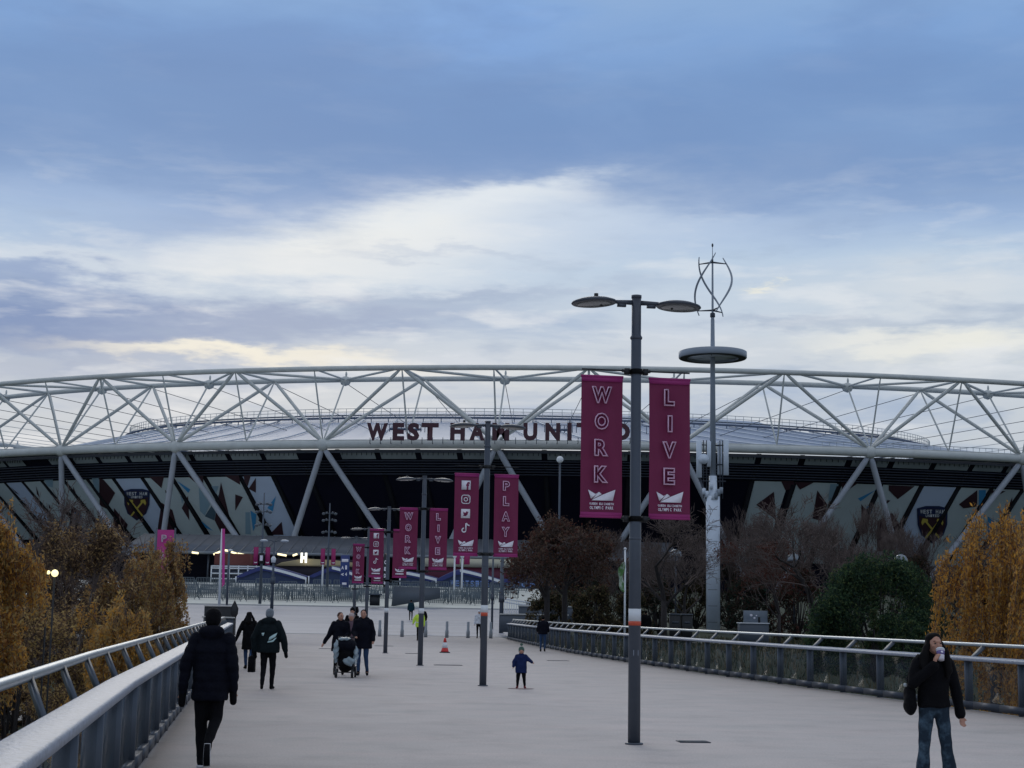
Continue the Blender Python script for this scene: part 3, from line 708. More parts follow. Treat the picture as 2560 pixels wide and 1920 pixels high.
# handrail along the outer roof edge
b = MB()
b.path([E(.2+.9*i/60, -8, 29.2) for i in range(61)], .05, 4, caps=False)
for i in range(110): b.tube(E(.2+.9*i/110, -8, 27.4), E(.2+.9*i/110, -8, 29.2), .04, n=4, caps=False)
b.build('edge_handrail', m_tube, stad, world=True)
# ------------------------------------------------------------------ lamp posts along the walk, and their banners
m_lens = mat('lamp_glass', lin((120, 124, 126)), .2, spec=.6)
m_ban = mat('claret_banner_cloth', lin((114, 22, 68)), .75, var=.07, vs_=3, sheen=.2)
m_hem = mat('banner_hem', lin((150, 40, 108)), .7)
m_line = mat('banner_outline_print', lin((236, 196, 224)), .6)
m_icon = mat('banner_white_print', lin((226, 222, 232)), .6)
RZ = .16
lampproto = None
def make_lamp():
    t = thing('street_lamp', '', 'street lamp'); b = MB()
    b.path([(0, 0, 0), (0, 0, 2.9), (0, 0, 2.92), (0, 0, 5.35), (0, 0, 5.36), (0, 0, 5.86)], [.083, .080, .074, .070, .066, .066], 20)
    b.lathe([(.07, 5.86), (.072, 5.9), (.0001, 5.905)], n=20)
    b.build('pole', m_lamp, t, smooth=False)
    b = MB(); b.lathe([(.12, 0), (.12, .02), (.085, .025)], n=20); b.build('base_plate', m_lamp, t)
    for s_ in (-1, 1):
        b = MB(); b.path([(s_*.05, 0, 5.80), (s_*.30, 0, 5.80), (s_*.38, 0, 5.795)], [.035, .026, .022], 8); b.box((s_*.21, 0, 5.755), (.12, .05, .04)); b.build('arm', m_lamp, t)
        Rt = Matrix.Rotation(s_*.05, 3, 'Y')
        b = MB(); b.lathe([(.0001, .055), (.10, .05), (.22, .03), (.305, .0), (.316, -.018), (.302, -.032), (.26, -.035)], (s_*.60, 0, 5.79), 32, R=Rt); h = b.build('lamp_head', m_lamp, t)
        b = MB(); b.lathe([(.255, -.034), (.22, -.048), (.0001, -.055)], (s_*.60, 0, 5.79), 28, R=Rt); b.ell((s_*.5, -.02, 5.737), (.02, .02, .012), 8, 1); g = b.build('lens', [m_lens, m_black], h); g.parent = h
        for z in (4.86, 2.9):
            b = MB(); b.lathe([(.088, z-.035), (.092, z), (.088, z+.035)], n=16); b.path([(s_*.08, 0, z), (s_*.20, 0, z+.012)], .022, 8)
            b.path([(s_*.17, 0, z+.01), (s_*.76, 0, z+.01)], .011, 6); b.box((s_*.13, 0, z), (.07, .06, .08)); b.build('banner_bracket', m_black, t)
    b = MB(); b.path([(-.57, 0, 5.83), (-.57, 0, 5.90)], .03, 10); b.build('photocell', m_black, t)
    for z in (5.3, 2.62): 
        b = MB(); b.lathe([(.078, z), (.084, z+.01), (.084, z+.03), (.078, z+.04)], n=20); b.build('collar', m_lamp, t)
    return t
def band(t, z0, z1, m, r=.0835):
    b = MB(); b.lathe([(r, z0), (r, z1)], n=20); b.build('band', m, t)
LP = []
for px, py in ((1585, 1861), (1207, 1715), (1050, 1664), (963, 1633)):
    r = ray(px, py); d = -EYE/r.z*r.y; LP.append((r.x/r.y*d, d))
LP += [(P(917, 1500, 77).x, 77), (P(886, 1500, 87).x, 87)]
ll = ['nearest grey lamp post, with orange and white bands, holding the biggest banners',
      'grey twin headed lamp post standing between the icon banner and the one reading PLAY',
      'grey twin headed lamp post with white band, beside the worker in the yellow jacket',
      'grey twin headed lamp post standing just beside the group with the pushchair',
      'slim grey lamp post with pale twin heads, carrying the smaller icon and WORK banners',
      'farthest grey twin headed lamp post of the row, its top barely above the entrance canopy']
proto = make_lamp(); LT = []
for i, (x, y) in enumerate(LP):
    o = proto if i == 0 else dup(proto, (x, y, 0))
    o.location = (x, y, 0); o.rotation_euler = (0, 0, RZ); o.scale = (1, 1, (1.03, 1.05, 1.01, .99, .98, .98)[i]); tag(o, ll[i], 'street lamp', 'twin headed lamp posts along the bridge'); LT.append(o)
band(LT[0], 1.57, 1.73, m_white); band(LT[0], 1.515, 1.57, m_orange, .0837)
band(LT[1], 1.61, 1.77, m_white); band(LT[1], 1.53, 1.61, m_orange, .0837); band(LT[2], 1.6, 1.76, m_white); band(LT[3], 1.62, 1.8, m_white)
b = MB(); b.add([(.084*math.sin(a)*1.0+0, -.0845*math.cos(a), z) for a in (-.42, .42) for z in (1.13, 1.2)], [(0, 2, 3, 1)]); b.build('round_sticker', m_cap, LT[0])

TT = lambda x0, z0: (lambda u, v, w: (x0+u, -.012-w, z0+v))
def crown(b, w, mi=0, y=-.028, x0=0.0, z0=0.0):       # park emblem: low faceted crown
    k = w/196.0; T = lambda u, v, t: (x0+(u-282)*k, y-t, z0+(1470-v)*k)
    b.prism([(185, 1437), (238, 1466), (254, 1456), (208, 1500), (203, 1492)], T, .002, mi)
    b.prism([(258, 1453), (266, 1452), (283, 1467), (214, 1504)], T, .002, mi)
    b.prism([(222, 1503), (288, 1470), (380, 1432), (362, 1510), (210, 1511)], T, .002, mi)
def bird(b, x, z, s, mi):
    pts = [(-.42, -.28), (-.2, -.2), (-.36, -.1), (-.25, -.07), (-.42, .1), (-.3, .1), (-.43, .32), (-.2, .17), (0, .12), (.05, .3), (.22, .34), (.34, .26), (.45, .3), (.38, .2), (.45, .18), (.36, .1), (.3, -.15), (.05, -.36), (-.2, -.38)]
    b.prism([(x+u*s, z+v*s) for u, v in pts], lambda u, v, t: (u, -.0285-t, v), .002, mi)
def arcband(b, x, z, r0, r1, a0, a1, n=14, mi=0, y=-.0265):
    for i in range(n):
        p, q = a0+(a1-a0)*i/n, a0+(a1-a0)*(i+1)/n
        b.prism([(x+r0*math.cos(p), z+r0*math.sin(p)), (x+r1*math.cos(p), z+r1*math.sin(p)), (x+r1*math.cos(q), z+r1*math.sin(q)), (x+r0*math.cos(q), z+r0*math.sin(q))], lambda u, v, t: (u, y-t, v), .002, mi)
def banner(text, lamp, side, label, w=.58, z0=2.99, h=1.94, textless=False, y=-.0, simple=False):
    L_ = LT[lamp]; R = Matrix.Rotation(RZ, 3, 'Z'); off = R @ Vector((side*.475, 0, 0))
    t = thing('banner', label, 'banner', (L_.location.x+off.x, L_.location.y+off.y, z0), RZ, 'claret banners hung on the lamp posts')
    ph = random.random()*6
    def f(u, v): return ((u-.5)*w*(1-.012*math.sin(PI*v)), .016*math.sin(6*u+ph+3*v)*math.sin(PI*v)+.006*math.sin(19*u+7*v+ph)*(1-v)*v*3, v*h)
    b = MB(); b.grid(f, 16, 20); o = b.build('cloth', m_ban, t, smooth=True); sol = o.data
    b = MB(); b.path([(-w/2-.005, 0, h-.01), (w/2+.005, 0, h-.01)], .02, 8); b.box((0, -.006, h-.05), (w*.99, .014, .06)); b.build('hem', m_hem, t)
    b = MB(); b.path([(-w/2, 0, .015), (w/2, 0, .015)], .018, 8); b.box((0, -.006, .045), (w*.99, .014, .06)); b.build('hem', m_hem, t)
    if text != '':
        b = MB(); n = len(text)
        if text == '#':
            s_ = .215; q = .0
            zz = [h-.17-s_/2-i*.335 for i in range(4)]; T = lambda u, v, t_: (u, -.026-t_, v); X = -.02
            sq = [(X-s_/2, zz[0]-s_/2), (X+s_/2, zz[0]-s_/2), (X+s_/2, zz[0]+s_/2), (X-s_/2, zz[0]+s_/2)]
            b.prism(sq, T, .002, 0); put_text(b, 'f', X+.0, zz[0]-s_/2+.0, .085, s_*.86, -.0295, bold=.05, mi=1)
            b.build('icon', [m_icon, m_ban, m_line], t); b = MB(); r_ = .04; g = s_/2
            for cx_, cz_, a0 in ((X+g-r_-.02, zz[1]+g-r_-.02, 0), (X-g+r_+.02, zz[1]+g-r_-.02, PI/2), (X-g+r_+.02, zz[1]-g+r_+.02, PI), (X+g-r_-.02, zz[1]-g+r_+.02, 1.5*PI)): arcband(b, cx_, cz_, r_, r_+.02, a0, a0+PI/2, 5)
            for sg in (-1, 1):
                b.box((X, -.0275, zz[1]+sg*(g-.01)), (s_-2*r_-.04, .002, .02)); b.box((X+sg*(g-.01), -.0275, zz[1]), (.02, .002, s_-2*r_-.04))
            arcband(b, X, zz[1], .032, .052, 0, 2*PI, 16); b.box((X+.058, -.0275, zz[1]+.06), (.02, .002, .02))
            b.build('icon', [m_icon, m_ban, m_line], t); b = MB(); sq = [(X-s_/2, zz[2]-s_/2), (X+s_/2, zz[2]-s_/2), (X+s_/2, zz[2]+s_/2), (X-s_/2, zz[2]+s_/2)]; b.prism(sq, T, .002, 0); bird(b, X, zz[2], s_*.74, 1); b.build('icon', [m_icon, m_ban, m_line], t); b = MB()
            arcband(b, X-.03, zz[3]-.055, .03, .06, PI*.5, 2.05*PI, 14); b.box((X+.015, -.0275, zz[3]+.02), (.03, .002, .17)); arcband(b, X+.085, zz[3]+.115, .04, .07, PI, 1.5*PI, 6); b.box((X+.092, -.0275, zz[3]+.058), (.02, .002, .03))
        else:
            for i, ch in enumerate(text):
                wd = {'W': .285, 'I': .072, 'L': .155, 'E': .165, 'P': .17, 'Y': .2, 'A': .205, 'V': .2}.get(ch, .20)
                zc = h-.16-.225-i*.362
                put_text(b, ch, -wd/2-(.01 if ch != 'I' else 0), zc, wd, .235, -.034, bold=.045, outline=(.034 if lamp == 0 else .042 if lamp == 1 else .05), mi=2); b.build('letter', [m_icon, m_ban, m_line], t); b = MB()
        if text == '#': b.build('icon', [m_icon, m_ban, m_line], t)
    b = MB(); crown(b, .38, z0=.31); 
    def word(s, z, hh, wt):
        n = len(s); cw = wt/n
        for i, ch in enumerate(s):
            if ch != ' ': put_text(b, ch, -wt/2+i*cw+cw*.08, z, cw*.84 if ch != 'I' else cw*.3, hh, -.0285, bold=.03, mi=0)
    if lamp < 3: word('QUEEN ELIZABETH', .172, .030, .34); word('OLYMPIC PARK', .112, .042, .33)
    else: b.box((0, -.0285, .155), (.33, .002, .05), mi=0)
    b.build('park_emblem', [m_icon], t)
    return t
banner('WORK', 0, -1, 'largest claret banner, reading WORK, on the nearest lamp post')
banner('LIVE', 0, 1, 'largest claret banner reading LIVE, on the nearest lamp post')
banner('#', 1, -1, 'claret banner with four white social icons, beside the one reading PLAY')
banner('PLAY', 1, 1, 'claret banner reading PLAY down its length')
banner('WORK', 2, -1, 'mid sized claret WORK banner above the worker in yellow')
banner('LIVE', 2, 1, 'mid sized claret LIVE banner above the worker in yellow')
banner('#', 3, -1, 'small claret banner with white icons on the lamp post beside the pushchair group')
banner('', 3, 1, 'small claret banner half hidden behind the middle WORK banner')
banner('WORK', 4, -1, 'smallest claret WORK banner, next to the blue sign totem')
banner('', 4, 1, 'small claret banner showing only its crown foot below the icon banner')

# ------------------------------------------------------------------ bollards, cone
t = thing('bollard', '', 'bollard'); b = MB()
b.lathe([(.115, 0), (.115, .42), (.085, .5), (.085, 1.0), (.07, 1.04), (.0001, 1.05)], n=16); b.build('post', mat('bollard_steel', lin((136, 142, 148)), .45, .2, var=.1), t)
b = MB(); b.lathe([(.118, .0), (.125, .02), (.118, .04)], n=16); b.build('base_ring', m_steeldark, t)
for i, (x, l) in enumerate(((949, 'steel bollard just behind the man in the dark jacket by the pushchair'), (1005, 'steel bollard between two lamp posts, left of the worker in yellow'), (1064, 'steel bollard beside the worker in the yellow jacket'),
                 (1117, 'steel bollard directly behind the traffic cone'), (1170, 'steel bollard standing alone midway between cone and the PLAY lamp post'), (1227, 'steel bollard at the foot of the person in the white top'))):
    o = t if i == 0 else dup(t, (0, 0, 0)); p = P(x, 1590, 101); o.location = (p.x, 101, 0); tag(o, l, 'bollard', 'bollards across the end of the bridge')
d = 64.5; p = P(1112, 1629, d); t = thing('traffic_cone', 'red and white traffic cone standing on the deck', 'traffic cone', (p.x, d, 0))
mr = mat('cone_red', lin((196, 44, 40)), .5)
b = MB(); b.bbox((0, 0, .02), (.42, .42, .04), .1, .02); b.build('base', m_black, t)
b = MB(); b.lathe([(.17, .04), (.155, .07), (.12, .2)], n=20); b.lathe([(.073, .42), (.045, .58), (.03, .6)], n=20); b.build('body', mr, t)
b = MB(); b.lathe([(.1205, .2), (.0735, .42)], n=20); b.build('sleeve', m_white, t)

# ------------------------------------------------------------------ turbine tower
d = 120.0; p = P(1783, 1573, d); m_tw = mat('tower_white', lin((206, 216, 228)), .5, var=.1, vs_=.8); m_twg = mat('tower_grey', lin((138, 148, 160)), .5, var=.06, vs_=1)
t = thing('turbine_tower', 'tall white mast with a ring light and helical wind turbine on top', 'mast', (p.x, d, .4)); Q = lambda x, y: P(x, y, d)-Vector(t.location)
b = MB(); zb = Q(1783, 1600).z
b.box((-.12, 0, Q(0, 1400).z/2+Q(0, 1218).z*0+2.0), (.01, .01, .01))
z1 = Q(1783, 1240).z
b = MB(); b.bbox((-.05, 0, z1/2), (.92, .7, z1), 0, .08); b.bbox((.42, .1, z1/2+.1), (.2, .5, z1-.2), 0, .03, 0)
for k in range(8): b.box((-.08, -.352, .8+k*z1/8.5), (.7, .01, .03), mi=1)
b.build('lower_shaft', [m_tw, m_steeldark], t)
z2, z3 = Q(1783, 1190).z, Q(1783, 905).z
b = MB(); b.path([(0, 0, z1-.3), (0, 0, z1+.1), (0, 0, z2)], [.42, .33, .3], 16); b.build('neck', m_tw, t)
b = MB(); b.path([(0, 0, z2), (0, 0, z3), (0, 0, Q(1783, 800).z), (0, 0, Q(1783, 785).z), (0, 0, Q(1783, 650).z), (0, 0, Q(1783, 640).z), (0, 0, Q(1783, 612).z)], [.24, .19, .15, .09, .07, .03, .025], 14); b.build('upper_shaft', m_twg, t)
b = MB(); b.lathe([(.03, 0), (.08, .1), (.07, .25), (.01, .32)], (0, 0, Q(1783, 618).z), 10); b.build('tip_light', m_steeldark, t)
zr = Q(1783, 888).z; b = MB()
for i in range(48):
    pass
ro, ri = 2.68, 2.0
prof = [(ri, -.28), (ro-.05, -.28), (ro, -.22), (ro, .22), (ro-.06, .26), (ri+.1, .24), (ri, .1)]
n = 56; vs_ = [(r_*math.cos(2*PI*i/n), r_*math.sin(2*PI*i/n), zr+z) for i in range(n) for r_, z in prof]; k = len(prof)
b.add(vs_, [(i*k+j, ((i+1) % n)*k+j, ((i+1) % n)*k+(j+1) % k, i*k+(j+1) % k) for i in range(n) for j in range(k)]); rg = b.build('light_ring', m_twg, t, smooth=False)
b = MB(); vs_ = [(r_*math.cos(2*PI*i/n), r_*math.sin(2*PI*i/n), zr-.285) for i in range(n) for r_ in (ri+.02, ro-.08)]
b.add(vs_, [(i*2, ((i+1) % n)*2, ((i+1) % n)*2+1, i*2+1) for i in range(n)]); b.build('underside', m_black, rg)
b = MB(); b.lathe([(ri, -.1), (ri, -.06), (.2, -.04), (.2, -.09)], (0, 0, zr-.05), 40)
for a in range(6): b.tube((0, 0, zr-.1), (ri*math.cos(a*PI/3+.3), ri*math.sin(a*PI/3+.3), zr-.12), .05, n=6, mi=1)
b.build('reflector_disc', [mat('reflector', lin((214, 222, 232)), .4), m_steeldark], t)
# helical blades
zt0, zt1 = Q(1783, 787).z, Q(1783, 640).z; Hh = zt1-zt0; R_ = 1.55
zc0, zc1 = Q(1783, 776).z, Q(1783, 656).z
for kb in range(3):
    pts = []; rr = []
    for i in range(25):
        s_ = i/24; a = kb*2*PI/3 + .61 + 2*PI*.333*s_
        rad = R_*(.72+.28*math.sin(PI*min(1, max(0, s_))))*1.0
        pts.append((rad*math.cos(a), rad*math.sin(a), zt0+Hh*s_)); rr.append(.04+.05*math.sin(PI*s_))
    b = MB(); b.path(pts, rr, 6); b.build('blade', m_twg, t, smooth=True)
    for zz, s_ in ((zc0, (zc0-zt0)/Hh), (zc1, (zc1-zt0)/Hh)):
        a = kb*2*PI/3 + .61 + 2*PI*.333*s_; rad = R_*(.72+.28*math.sin(PI*s_)); b = MB(); b.path([(0, 0, zz), (rad*math.cos(a), rad*math.sin(a), zz)], [.08, .04], 6); b.build('blade_arm', m_steeldark, t)
b = MB(); b.lathe([(.12, -.2), (.2, -.15), (.2, .15), (.12, .2)], (0, 0, Q(1783, 785).z-.1), 14); b.build('hub', m_steeldark, t)
# antennas
za, zb_ = Q(1783, 1090).z, Q(1783, 1160).z
for x, y, w, h, zc in ((-1.12, -.3, .42, 2.9, Q(0, 1118).z), (1.0, -.2, .4, 2.8, Q(0, 1112).z), (.62, .5, .38, 2.6, Q(0, 1112).z), (-.35, -.4, .3, 2.0, Q(0, 1105).z)):
    b = MB(); b.bbox((x, y, zc), (w, .22, h), math.atan2(y, x)+PI/2 if False else 0, .05); b.build('antenna_panel', m_tw, t)
b = MB(); b.lathe([(.36, 0), (.4, .08), (.4, .2), (.0001, .3)], (-.78, -.35, Q(0, 1118).z), 20, R=Matrix.Rotation(PI/2, 3, 'X')); b.build('dish', m_tw, t)
b = MB()
for z in (Q(0, 1082).z, Q(0, 1130).z, Q(0, 1172).z): b.tube((-1.1, -.1, z), (1.0, -.1, z), .05, n=6); b.tube((0, 0, z), (.62, .5, z), .04, n=6)
for x in (-.75, -.5, .55, .75): b.tube((x, -.05, Q(0, 1215).z), (x, -.05, Q(0, 1070).z), .04, n=6)
b.tube((-1.05, -.1, Q(0, 1165).z), (-.3, 0, Q(0, 1235).z), .09, n=8); b.build('antenna_frame', m_steeldark, t)
for x, y, z in ((-.72, -.2, 1198), (-.5, -.25, 1205), (.4, -.3, 1200), (.62, -.2, 1195), (.2, -.35, 1210), (-.2, -.35, 1185)):
    b = MB(); b.bbox((x, y, Q(0, z).z), (.24, .2, .5), .2, .04); b.build('radio_box', m_twg if x > 0 else m_tw, t)

# ------------------------------------------------------------------ cabinets and bins on the right bank
def bx(x0, y0, x1, y1, d, depth=1.0):
    p, q = P(x0, y1, d), P(x1, y0, d); return ((p.x+q.x)/2, d+depth/2, (p.z+q.z)/2), (q.x-p.x, depth, q.z-p.z)
m_cab = mat('cabinet_grey', lin((72, 80, 90)), .5, var=.1); m_board = mat('board_grey', lin((112, 122, 134)), .5, var=.1)
d = 92; c, s_ = bx(1850, 1560, 1922, 1625, d, 1.0); t = thing('utility_cabinet', 'grey utility cabinet with an information board standing on it', 'cabinet', (c[0], c[1], c[2]-s_[2]/2))
b = MB(); b.bbox(c, s_, 0, .03); b.build('body', m_cab, t, world=True); b = MB(); b.bbox((c[0], c[1], c[2]+s_[2]/2+.03), (s_[0]+.1, s_[1]+.1, .06), 0, .01); b.build('lid', m_white, t, world=True)
c2, s2 = bx(1861, 1527, 1921, 1558, d, .1); b = MB(); b.bbox((c2[0], c2[1]+.3, c2[2]), s2, 0, .01)
b.build('board', m_board, t, world=True)
b = MB()
for x, z, r_ in ((1880, 1538, .09), (1888, 1545, .07), (1893, 1539, .05)): q = P(x, z, d); b.ell((q.x, d+.28, q.z), (r_, .012, r_*.8), 8)
q = P(1900, 1550, d); b.box((q.x, d+.29, q.z), (.12, .02, .35), mi=1); b.build('board_print', [m_icon, m_black], t, world=True)
for i, (x0, y0, x1, y1, dd_, l) in enumerate(((1675, 1537, 1702, 1580, 88, 'dark litter bin beside the bare tree, left of its twin'), (1705, 1537, 1731, 1580, 88, 'dark litter bin nearer the white tower'))):
    c, s_ = bx(x0, y0, x1, y1, dd_, .6)
    if i == 0:
        t = thing('litter_bin', l, 'bin', (c[0], c[1], 0), 0, 'litter bins on the bank'); h = c[2]+s_[2]/2
        b = MB(); b.bbox((0, 0, h/2), (s_[0], .6, h), 0, .04); b.build('body', m_black, t); b = MB(); b.bbox((0, 0, h+.03), (s_[0]+.06, .66, .06), 0, .02); b.build('lid', m_cab, t)
        b = MB(); b.box((0, -.304, h*.75), (s_[0]*.6, .01, .12)); b.build('slot', m_steeldark, t)
    else: dup(t, (c[0], c[1], 0), 0, l)
# give way sign
d = 84; p = P(2047, 1566, d); t = thing('give_way_sign', 'small white bordered triangular give way sign seen under the green bush', 'road sign', (p.x, d, 0))
b = MB(); b.tube((0, .03, 0), (0, .03, p.z), .03); b.build('post', m_steel, t); s_ = .4
b = MB(); T = lambda u, v, w: (u, -w, p.z+v); b.prism([(0, -s_), (s_, s_*.75), (-s_, s_*.75)], T, .01, 0); b.prism([(0, -s_*.62), (s_*.68, s_*.55), (-s_*.68, s_*.55)], lambda u, v, w: (u, -.011-w, p.z+v), .003, 1); b.build('plate', [m_white, m_cab], t)
# dome topped park lamps
m_dome = mat('dome_glass', lin((150, 160, 168)), .15, spec=.6, alpha=.55)
first = None
for x, y, d, l in ((1689, 1388, 112, 'dome topped park lamp behind the bare tree left of the white tower'), (1984, 1398, 112, 'dome topped park lamp in the bare branches right of the tower'), (2252, 1402, 104, 'dome topped park lamp rising above the green bush')):
    p = P(x, y, d)
    if first is None:
        h = 5.0; t = first = thing('park_lamp', l, 'park lamp', (p.x, d, p.z-h), 0, 'dome topped park lamps')
        b = MB(); b.tube((0, 0, 0), (0, 0, h-.1), .07, .05, 10); b.build('pole', m_lamp, t); b = MB(); b.lathe([(.46, -.1), (.46, .0), (.4, .22), (.25, .38), (.0001, .44)], (0, 0, h), 20); b.build('dome', m_dome, t, smooth=True)
        b = MB(); b.lathe([(.47, -.14), (.47, -.09), (.1, -.06)], (0, 0, h), 20); b.build('rim', m_lamp, t)
    else: dup(first, (p.x, d, p.z-5.0), 0, l)
d = 196; p = P(1400, 1143, d); t = thing('globe_lamp', 'tall thin lamp with a white globe against the navy stadium wall', 'street lamp', (p.x, d, G(d)))
h = p.z-G(d); b = MB(); b.tube((0, 0, 0), (0, 0, h-.5), .16, .12, 8); b.build('pole', m_steel, t); b = MB(); b.ell((0, 0, h-.3), (.45, .45, .45), 14); b.build('globe', m_white, t, smooth=True)
# flag pole with green flag
d = 76; p = P(1563, 1372, d); t = thing('flagpole', 'thin white flagpole with a limp green and white flag', 'flagpole', (p.x, d, -.3))
h = p.z+.3; b = MB(); b.tube((0, 0, 0), (0, 0, h), .055, .04, 8); b.ell((0, 0, h), (.075, .075, .075), 8); b.build('pole', m_white, t)
b = MB(); q = P(1556, 1405, d).z+.3, P(1556, 1480, d).z+.3
def ff(u, v): a = math.sin(PI*v)**.7; return (-.05-.30*u*a+.06*math.sin(9*v+4*u), .08*math.sin(7*u+5*v), q[1]+(q[0]-q[1])*v)
b.grid(ff, 6, 16); o = b.build('flag', [mat('flag_green', lin((86, 130, 70)), .7, col2=lin((200, 206, 200)), vs_=3, c2amt=.45)], t, smooth=True)
# street poles beside the end of the railing
for x, y0, y1, d, r_, l in ((1256, 1393, 1572, 112, .16, 'plain grey pole at the end of the curved railing, in line with the PLAY banner'), (1233, 1395, 1560, 118, .09, 'thin dark pole between the PLAY lamp post and the railing end')):
    p = P(x, y0, d); t = thing('street_pole', l, 'pole', (p.x, d, G(d)-.03)); b = MB(); b.tube((0, 0, 0), (0, 0, p.z-G(d)), r_, r_*.8, 10); b.build('shaft', m_steel, t); b = MB(); b.box((0, 0, (p.z-G(d))*.45), (r_*2.6, r_*2.4, .5)); b.build('box', m_lamp, t)
# low white fence and planter walls beyond the railing end
d = 122; t = thing('picket_railing', 'short pale railing with upright bars beyond the end of the bridge', 'railing', (P(1290, 0, d).x, d, G(d)))
b = MB(); p0, p1 = P(1262, 1497, d), P(1326, 1507, d)
for z in (0, -.25): b.tube(p0+Vector((0, 0, z)), p1+Vector((0, 0, z)), .06, n=6)
b.build('rail', m_white, t, world=True)
for k in range(12): b = MB(); q = p0.lerp(p1, k/11); b.tube(q, (q.x, q.y, G(d)), .035, n=5); b.build('bar', m_white, t, world=True)
for i, (x0, y0, x1, y1, d, l) in enumerate(((1296, 1519, 1440, 1560, 114, 'low grey planter wall behind the two brown leaved trees'), (1250, 1540, 1420, 1580, 108, 'lower grey planter wall at the railing end'))):
    c, s_ = bx(x0, y0, x1, y1, d, .5); t = thing('planter_wall', l, 'wall', (c[0], c[1], c[2]-s_[2]/2)); b = MB(); b.bbox(c, s_, 0, .03); b.build('face', m_cab, t, world=True)
    b = MB(); b.bbox((c[0], c[1], c[2]+s_[2]/2+.05), (s_[0]+.1, s_[1]+.1, .1), 0, .02); b.build('coping', m_kerb, t, world=True)
# dark hoarding and sign at the left end
d = 96; c, s_ = bx(505, 1517, 584, 1600, d, 1.4); t = thing('hoarding', 'dark boxy hoarding with pale top edge at the left end of the bridge', 'hoarding', (c[0], c[1], c[2]-s_[2]/2)); b = MB(); b.bbox(c, s_, .1, .03); b.build('panel', m_black, t, world=True)
b = MB(); b.bbox((c[0], c[1], c[2]+s_[2]/2+.04), (s_[0]+.06, s_[1]+.06, .07), .1, .02); b.build('top_edge', m_kerb, t, world=True)
d = 93; p = P(586, 1526, d); t = thing('diamond_sign', 'black diamond sign seen from behind on its post, next to the dark hoarding', 'road sign', (p.x, d, 0)); b = MB(); b.tube((0, .05, 0), (0, .05, p.z-.3), .05, n=8); b.build('post', m_black, t)
b = MB(); b.prism([(0, -.62), (.22, -.2), (.235, .12), (0, .62), (-.235, .12), (-.22, -.2)], lambda u, v, w: (u, w, p.z+v), .03); b.build('plate', m_black, t)
# ------------------------------------------------------------------ stadium entrance: canopy, kiosks, tents, barriers, masts
m_canopy = mat('canopy_metal', lin((66, 74, 86)), .55, .1, var=.12, vs_=.3); m_brick = mat('maroon_kiosk', lin((96, 46, 40)), .7, var=.12)
m_cream = mat('cream_fascia', lin((186, 182, 160)), .6); m_litf = mat('lit_tube', (1.0, .86, .5), emit=1.6); m_lith = mat('lit_letter', (1.0, .97, .82), emit=1.3)
m_tent = mat('blue_tent_cloth', lin((26, 40, 100)), .6, var=.08, vs_=.5); m_tentd = mat('tent_side_cloth', lin((42, 56, 88)), .7, var=.1, vs_=.6, stretch=(3, 3, .2)); m_wine = mat('wine_hoarding', lin((92, 26, 50)), .6)
m_pink = mat('pink_flag_cloth', lin((196, 60, 140)), .6, var=.05); m_dkblue = mat('totem_blue', lin((26, 48, 110)), .4)
D = 212
z0, z1 = P(900, 1386, D).z, P(900, 1352, D+12).z; xl, xr = P(300, 1386, D).x, P(1700, 1386, D).x
t = thing('entrance_canopy', 'long grey metal canopy running along the foot of the stadium, lit beneath', 'canopy', ((xl+xr)/2, D, G(D)))
b = MB(); b.add([(xl, D, z0), (xr, D, z0), (xr, D+14, z1+.6), (xl, D+14, z1+.6), (xl, D, z0-.35), (xr, D, z0-.35), (xr, D+14, z1-.3), (xl, D+14, z1-.3)], [(0, 1, 2, 3), (7, 6, 5, 4), (0, 4, 5, 1), (3, 2, 6, 7), (0, 3, 7, 4), (1, 5, 6, 2)])
for k in range(48): x = xl+(xr-xl)*k/47; b.add([(x-.06, D, z0+.06), (x+.06, D, z0+.06), (x+.06, D+14, z1+.66), (x-.06, D+14, z1+.66)], [(0, 1, 2, 3)], 1)
b.build('roof', [m_canopy, m_cab], t, world=True)
b = MB(); b.box(((xl+xr)/2, D-.1, z0-.1), (xr-xl, .2, .35)); b.build('fascia', mat('canopy_edge', lin((118, 126, 136)), .5), t, world=True)
for k in range(16): x = xl+(xr-xl)*(k+.5)/16; b = MB(); b.box((x, D+.8, (z0+G(D))/2), (.25, .25, z0-G(D))); b.build('post', m_steel, t, world=True)
b = MB(); b.box(((xl+xr)/2, D+15, 7), (xr-xl, .4, 6)); b.build('rear_wall', m_navy, t, world=True)
for x0, y0, x1, y1 in ((534, 1383, 551, 1376), (556, 1372, 572, 1374), (578, 1377, 591, 1381), (594, 1381, 616, 1385), (694, 1382, 716, 1386), (732, 1386, 743, 1382), (480, 1378, 496, 1380), (962, 1387, 970, 1381)):
    b = MB(); b.tube(P(x0, y0+3, D-1), P(x1, y1+3, D-1), .13, n=8); b.build('light_tube', m_litf, t, world=True)
def boxthing(name, label, cat, x0, y0, x1, y1, d, depth, m, part='body', group=None):
    c, s_ = bx(x0, y0, x1, y1, d, depth); t = thing(name, label, cat, (c[0], c[1], c[2]-s_[2]/2), 0, group); b = MB(); b.box(c, s_); b.build(part, m, t, world=True); return t, c, s_
t, c, s_ = boxthing('kiosk', 'maroon fronted kiosk above a bank of white framed windows', 'kiosk', 533, 1385, 625, 1462, D-4, 4, m_brick)
c, s_ = bx(528, 1414, 655, 1459, D-4.4, .3); b = MB(); b.box((c[0], c[1]+.12, c[2]), s_); b.build('window_wall', mat('window_dark', lin((48, 54, 66)), .3), t, world=True)
b = MB()
for x in (529, 550, 574, 597, 620, 641, 655): q = P(x, 1414, D-4.6); r_ = P(x, 1459, D-4.6); b.box((q.x, D-4.6, (q.z+r_.z)/2), (.16, .12, q.z-r_.z))
